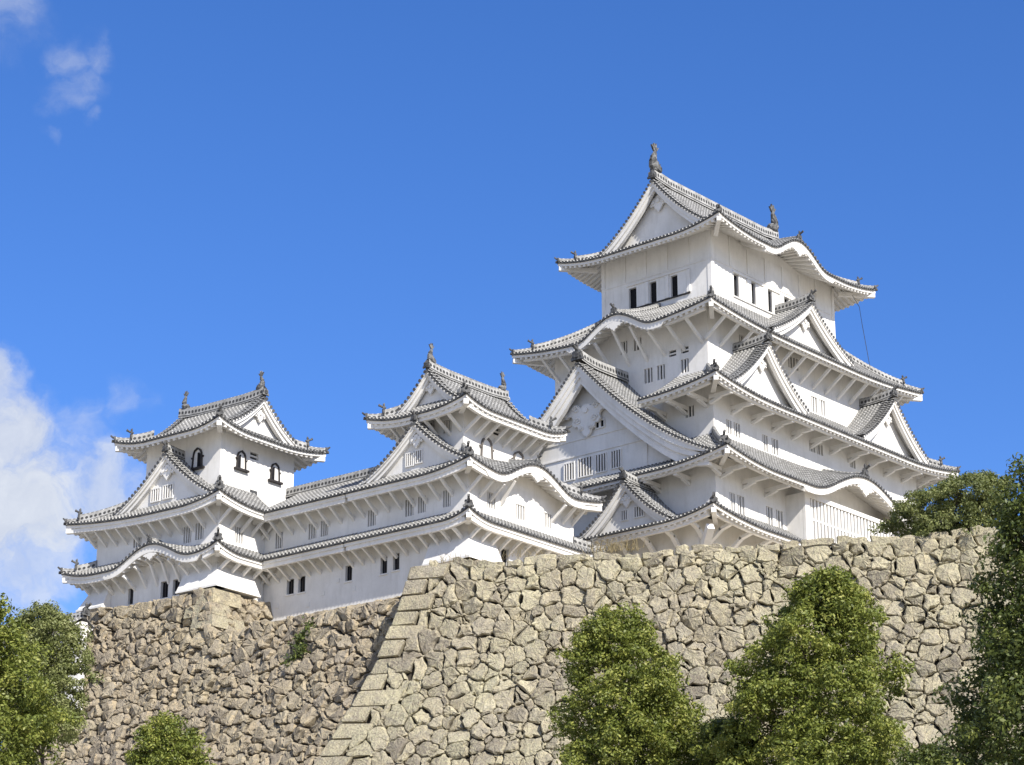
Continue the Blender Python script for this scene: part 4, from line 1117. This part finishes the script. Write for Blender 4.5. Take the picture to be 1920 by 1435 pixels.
# ------------------------------------------------------------------ ground and terraces
def poly3(name, pts, z, mat, label=None):
    mb = MB(); mb.face([(x, y, z) for x, y in pts], mat); o = mb.build(name); tag(o, None, None, None, 'structure'); return o
poly3('ground', [(-2500, -2500), (2500, -2500), (2500, 2500), (-2500, 2500)], -1.7, GRASS)
poly3('terrace_ground', [(87.5, 83.0), (90.0, 86.5), (90.4, 99), (89.0, 111), (165, 130), (165, 40), (102.3, 53.4)], 30.3, EARTH)
mb = MB(); q = lambda x, y, z: tuple(float(k) for k in OI + XI * x + YI * y + np.array((0, 0, z)))
mb.hexa([q(-.7, -.5, 29.4), q(9, -.5, 29.4), q(9, 9.8, 29.4), q(-.7, 9.8, 29.4), q(-.7, -.5, 32.35), q(9, -.5, 32.35), q(9, 9.8, 32.35), q(-.7, 9.8, 32.35)], EARTH)
tag(mb.build('tower_terrace'), None, None, None, 'structure')
mb = MB(); q = lambda x, y, z: tuple(float(k) for k in ON + XN * x + YN * y + np.array((0, 0, z)))
mb.hexa([q(-.2, -.6, 29.4), q(10.3, -.6, 29.4), q(10.3, 18, 29.4), q(-.2, 18, 29.4), q(-.2, -.6, 31.2), q(10.3, -.6, 31.2), q(10.3, 18, 31.2), q(-.2, 18, 31.2)], EARTH)
tag(mb.build('keep_terrace'), None, None, None, 'structure')

# --- low plastered wall with a tiled top beyond the left tower
ROOT[:] = [thing('plastered_wall', 'low white plastered wall with tiled top, half hidden by the leftmost trees', 'castle wall', (85.4, 108.4, 27.0), 8.0), 27.0]
mb = MB(); mb.box((-.25, 0, 26.0), (.25, 9, 31.4), PLA); part(mb, 'wall_panel')
sa = Side('W', -.85, 0, 9, .85, 31.25, 31.75, 0, 0, 0, .1, None, .6); sb = Side('E', .85, 0, 9, .85, 31.25, 31.75, 0, 0, 0, .1, None, .6)
mb, eb = MB(), MB(); build_sides(mb, eb, [sa, sb], fh0=.1, sof=.25); o = part(mb, 'tiled_roof'); part(eb, 'plastered_eaves', o)
mb = MB(); ridge_strip(mb, [(0, y, 31.72) for y in (0, 3, 6, 9)], .34, .25); rr = part(mb, 'roof_ridge', o); oni('ridge_end_tile', rr, (0, -.05, 31.8), (0, -1), .8)

# ================================================================== TREES
def leaf_mesh(name, C, Nn, S, tone, mat, rng, parent=None):
    n = len(C)
    a = np.cross(Nn, rng.normal(size=(n, 3))); a /= np.linalg.norm(a, axis=1)[:, None] + 1e-9; b = np.cross(Nn, a)
    S = S[:, None]
    P = np.stack([C - a * S, C - b * S * .48 + Nn * S * .12, C + a * S, C + b * S * .48 + Nn * S * .12], 1).reshape(-1, 3)
    me = D.meshes.new(name); me.vertices.add(4 * n); me.vertices.foreach_set('co', P.astype('f').ravel())
    me.loops.add(4 * n); me.loops.foreach_set('vertex_index', np.arange(4 * n, dtype=np.int32))
    me.polygons.add(n); me.polygons.foreach_set('loop_start', np.arange(0, 4 * n, 4, dtype=np.int32))
    me.update(calc_edges=True); me.materials.append(mat)
    at = me.attributes.new('tone', 'FLOAT', 'FACE'); at.data.foreach_set('value', np.clip(tone, 0, 1).astype('f'))
    o = D.objects.new(name, me); COL.objects.link(o)
    if parent: o.parent = parent
    return o
def tree(label, cat, x, y, ztop, levels, mat, seed, ls=.072, dens=8.0, per=88, zg=-1.7, low=10.0, name='broadleaf_tree', trunk_r=.28, spread=.42, crot=0.0, tonec=.5):
    """levels: (drop below the top, crown radius, sideways offset to the right of the view)"""
    rng = np.random.default_rng(seed); rd = random.Random(seed)
    rt = thing(name, label, cat, (x, y, zg)); H = ztop - zg
    rx, ry = cos(radians(49)), -sin(radians(49))          # where 'right' lies, for the measured lean of the crown
    dz = np.array([l[0] for l in levels]); rr = np.array([l[1] for l in levels]); of = np.array([l[2] for l in levels])
    hs = np.linspace(dz[0], min(low, dz[-1]), 200); rad = np.interp(hs, dz, rr); off = np.interp(hs, dz, of)
    ncl = int(dens * 2 * pi * float(((rad[1:]+rad[:-1])*.5*np.diff(hs)).sum())); cum = np.cumsum(rad); cum /= cum[-1]
    ph = rng.uniform(0, 6.28, 6); C = []; CT = []
    for i in range(ncl):
        k = np.searchsorted(cum, rng.random()); h = hs[min(k, 199)]; r0 = rad[min(k, 199)]; th = rng.uniform(0, 2 * pi)
        lump = 1 + .11 * sin(3 * th + ph[0] + h * .9) + .10 * sin(5 * th + ph[1] - h * 1.7) + .10 * sin(h * 2.6 + ph[2] + 2 * th) + .07 * sin(h * 6 + 4 * th + ph[3])
        f = sqrt(rng.uniform(.5, 1.0)) if rng.random() < .72 else rng.uniform(.1, .7)
        r = r0 * lump * f
        o_ = off[min(k, 199)]
        C.append((rx * o_ + r * cos(th), ry * o_ + r * sin(th), H - h)); CT.append(rng.normal(0, .13))
    C = np.array(C); CT = np.array(CT); n = ncl * per
    idx = np.repeat(np.arange(ncl), per)
    d = rng.normal(size=(n, 3)); d /= np.linalg.norm(d, axis=1)[:, None]; q = spread * rng.uniform(.25, 1.0, n) ** .6
    L = C[idx] + d * q[:, None] * np.array((1, 1, .72)) * rng.uniform(.6, 1.25, ncl)[idx][:, None]
    Nn = d * .7 + rng.normal(size=(n, 3)) * .55 + np.array((0, 0, .45)); Nn /= np.linalg.norm(Nn, axis=1)[:, None]
    leaf_mesh('crown', L, Nn, ls * rng.uniform(.7, 1.35, n), tonec + CT[idx] + rng.normal(0, .17, n), mat, rng, rt)
    mb = MB(); pts = []; m = 9
    for k in range(m):
        z = H * .93 * k / (m - 1); o_ = np.interp(H - z, dz, of)
        pts.append((rx * o_ * (k / m) + .12 * sin(k * 1.3 + seed), ry * o_ * (k / m) + .12 * cos(k * 1.7 + seed), z - .1))
    mb.tube(pts, [trunk_r * (1 - .88 * k / (m - 1)) * (1.25 if k == 0 else 1) for k in range(m)], BARK, 9)
    part_o = mb.build('trunk', rt)
    lb = MB()
    for k in range(34):
        c = C[rd.randrange(ncl)]; zz = max(H * .25, c[2] - rd.uniform(.8, 2.2)); zz = min(zz, H * .9); f = zz / (H * .93) * (m - 1); i = min(int(f), m - 2); f -= i
        s = [pts[i][j] + (pts[i + 1][j] - pts[i][j]) * f for j in range(3)]
        mid = [(s[j] + c[j]) / 2 + rd.uniform(-.15, .15) for j in range(3)]
        r0 = trunk_r * (1 - .85 * zz / H) * .5
        lb.tube([s, mid, c], [r0, r0 * .6, .012], BARK, 5, False)
    o = lb.build('limbs', rt)
    return rt
LF_A = mk_leaf('camphor_leaves', (.055, .078, .015), (.185, .215, .040), (.36, .355, .085))
LF_B = mk_leaf('dark_glossy_leaves', (.03, .046, .011), (.082, .106, .024), (.23, .25, .06), .22)
LF_C = mk_leaf('olive_leaves', (.10, .12, .04), (.20, .22, .075), (.30, .305, .13))
tree('narrower of the two bright green trees before the pale rampart, slim domed top', 'tree', 69.34, 54.18, 20.8,
     [(0, .6, -.5), (.3, 1.1, -.5), (1.2, 1.6, -.6), (2.4, 2.0, -.3), (3.7, 2.5, .0), (5, 2.85, .15), (6.1, 2.95, .1), (11, 3.0, .1)], LF_A, 21, low=9.5)
tree('taller, wider of the two bright green trees before the pale rampart', 'tree', 70.42, 45.8, 21.0,
     [(0, .8, .1), (.25, 1.2, .1), (1.4, 1.75, .15), (2.4, 2.2, -.4), (3.4, 2.75, -.6), (4.8, 3.0, -.6), (6.4, 3.3, -.7), (11, 3.4, -.7)], LF_A, 22, low=10)
tree('tall dark glossy evergreen tree cut by the right edge of the view', 'tree', 55.11, 28.4, 18.5,
     [(0, .25, -.5), (.8, .95, -.4), (1.8, 1.5, 0), (3.3, 1.75, 0), (4.7, 2.15, 0), (6.2, 2.7, 0), (7.6, 3.05, 0), (11, 3.2, 0)], LF_B, 23, ls=.07, per=80, low=10, tonec=.46)
tree('big bright green tree cut off by the left edge of the view', 'tree', 46.5, 65.1, 19.2,
     [(0, .5, 0), (1.1, 1.4, 0), (2.2, 2.05, 0), (3.5, 2.65, .05), (4.8, 3.1, .05), (6, 3.4, 0), (11, 3.5, 0)], LF_A, 24, low=9, tonec=.48)
tree('hazier olive tree standing behind the big left tree, against the low plastered wall', 'tree', 67.97, 89.01, 26.2,
     [(0, .5, -.3), (.4, .95, -.3), (1.0, 1.5, -.1), (1.9, 1.85, 0), (3.3, 1.9, 0), (8, 1.8, 0)], LF_C, 25, low=6.5)
tree('small bushy tree top before the brown left rampart', 'tree', 61.58, 72.34, 17.8,
     [(0, .45, 0), (.4, .85, 0), (1.1, 1.35, 0), (2.1, 1.7, 0), (6, 2.0, 0)], LF_A, 26, low=5, trunk_r=.2)
tree('low dark shrub between the two bright trees at the bottom of the pale rampart', 'shrub', 69.95, 50.03, 16.2,
     [(0, .4, 0), (.8, 1.0, 0), (2, 1.4, 0), (6, 1.6, 0)], LF_B, 27, low=5, name='shrub', trunk_r=.12)
tree('low dark shrub at the bottom between the largest bright tree and the dark right tree', 'shrub', 68.76, 40.89, 13.9,
     [(0, .5, 0), (.7, 1.2, 0), (1.5, 1.7, 0), (5, 1.9, 0)], LF_B, 28, low=4, name='shrub', trunk_r=.12)
tree('green leafy shrub growing on top of the pale rampart beside the tallest keep', 'shrub', 103.2, 58.9, 34.9,
     [(0, .6, 1.0), (.5, 1.7, 1.0), (1.2, 2.8, .5), (2.0, 3.4, .1), (4.2, 3.4, .1)], LF_C, 29, ls=.075, low=4.0, zg=30.2, name='shrub', trunk_r=.14, dens=8, tonec=.33)
# creeper on the left rampart, dry grass tufts on the walls
def tuft(name, label, cat, pts, n, h, mat, seed, ls):
    rng = np.random.default_rng(seed); P = np.array(pts); i = rng.integers(0, len(P), n)
    C = P[i] + rng.normal(0, 1, (n, 3)) * np.array((.18, .18, h)); Nn = rng.normal(size=(n, 3)) + np.array((-.6, -.5, .3)); Nn /= np.linalg.norm(Nn, axis=1)[:, None]
    o = leaf_mesh(name, C, Nn, ls * rng.uniform(.6, 1.4, n), rng.normal(.45, .2, n), mat, rng); return tag(o, label, cat)
cp = [tri(PL(19.1 + .28 * sin(k) - .03 * k, 3.5 + .2 * k, .22)) for k in range(12)]
tuft('creeper', 'green creeper hanging down the brown left rampart below the corridor', 'creeper', cp, 750, .14, LF_B, 31, .10)
STRAW = mk_leaf('dry_grass_blades', (.22, .17, .08), (.33, .26, .13), (.42, .35, .2))
def blades(label, pts, n, seed, hgt=.7):
    rr_ = random.Random(seed); mb = MB()
    for k in range(n):
        p = pts[rr_.randrange(len(pts))]; x, y, z = p[0] + rr_.gauss(0, .25), p[1] + rr_.gauss(0, .25), p[2]
        a, b, h = rr_.gauss(0, .25), rr_.gauss(0, .25), hgt * rr_.uniform(.4, 1.1)
        mb.tube([(x, y, z), (x + a * .4, y + b * .4, z + h * .6), (x + a, y + b, z + h)], [.012, .009, .003], STRAW, 3, False)
    o = mb.build('dry_grass'); tag(o, label, 'grass tuft')
    at = o.data.attributes.new('tone', 'FLOAT', 'FACE'); at.data.foreach_set('value', np.random.default_rng(seed).random(len(o.data.polygons)).astype('f'))
blades('dry grass tuft on the pale rampart in front of the middle keep', [tri(PR(u, -.3, -.6)) for u in np.linspace(10.0, 12.2, 9)], 120, 41, .85)
blades('thin dry grass at the corner top of the pale rampart', [tri(PR(u, -.3, -.7)) for u in np.linspace(1.5, 7, 12)], 70, 42, .6)
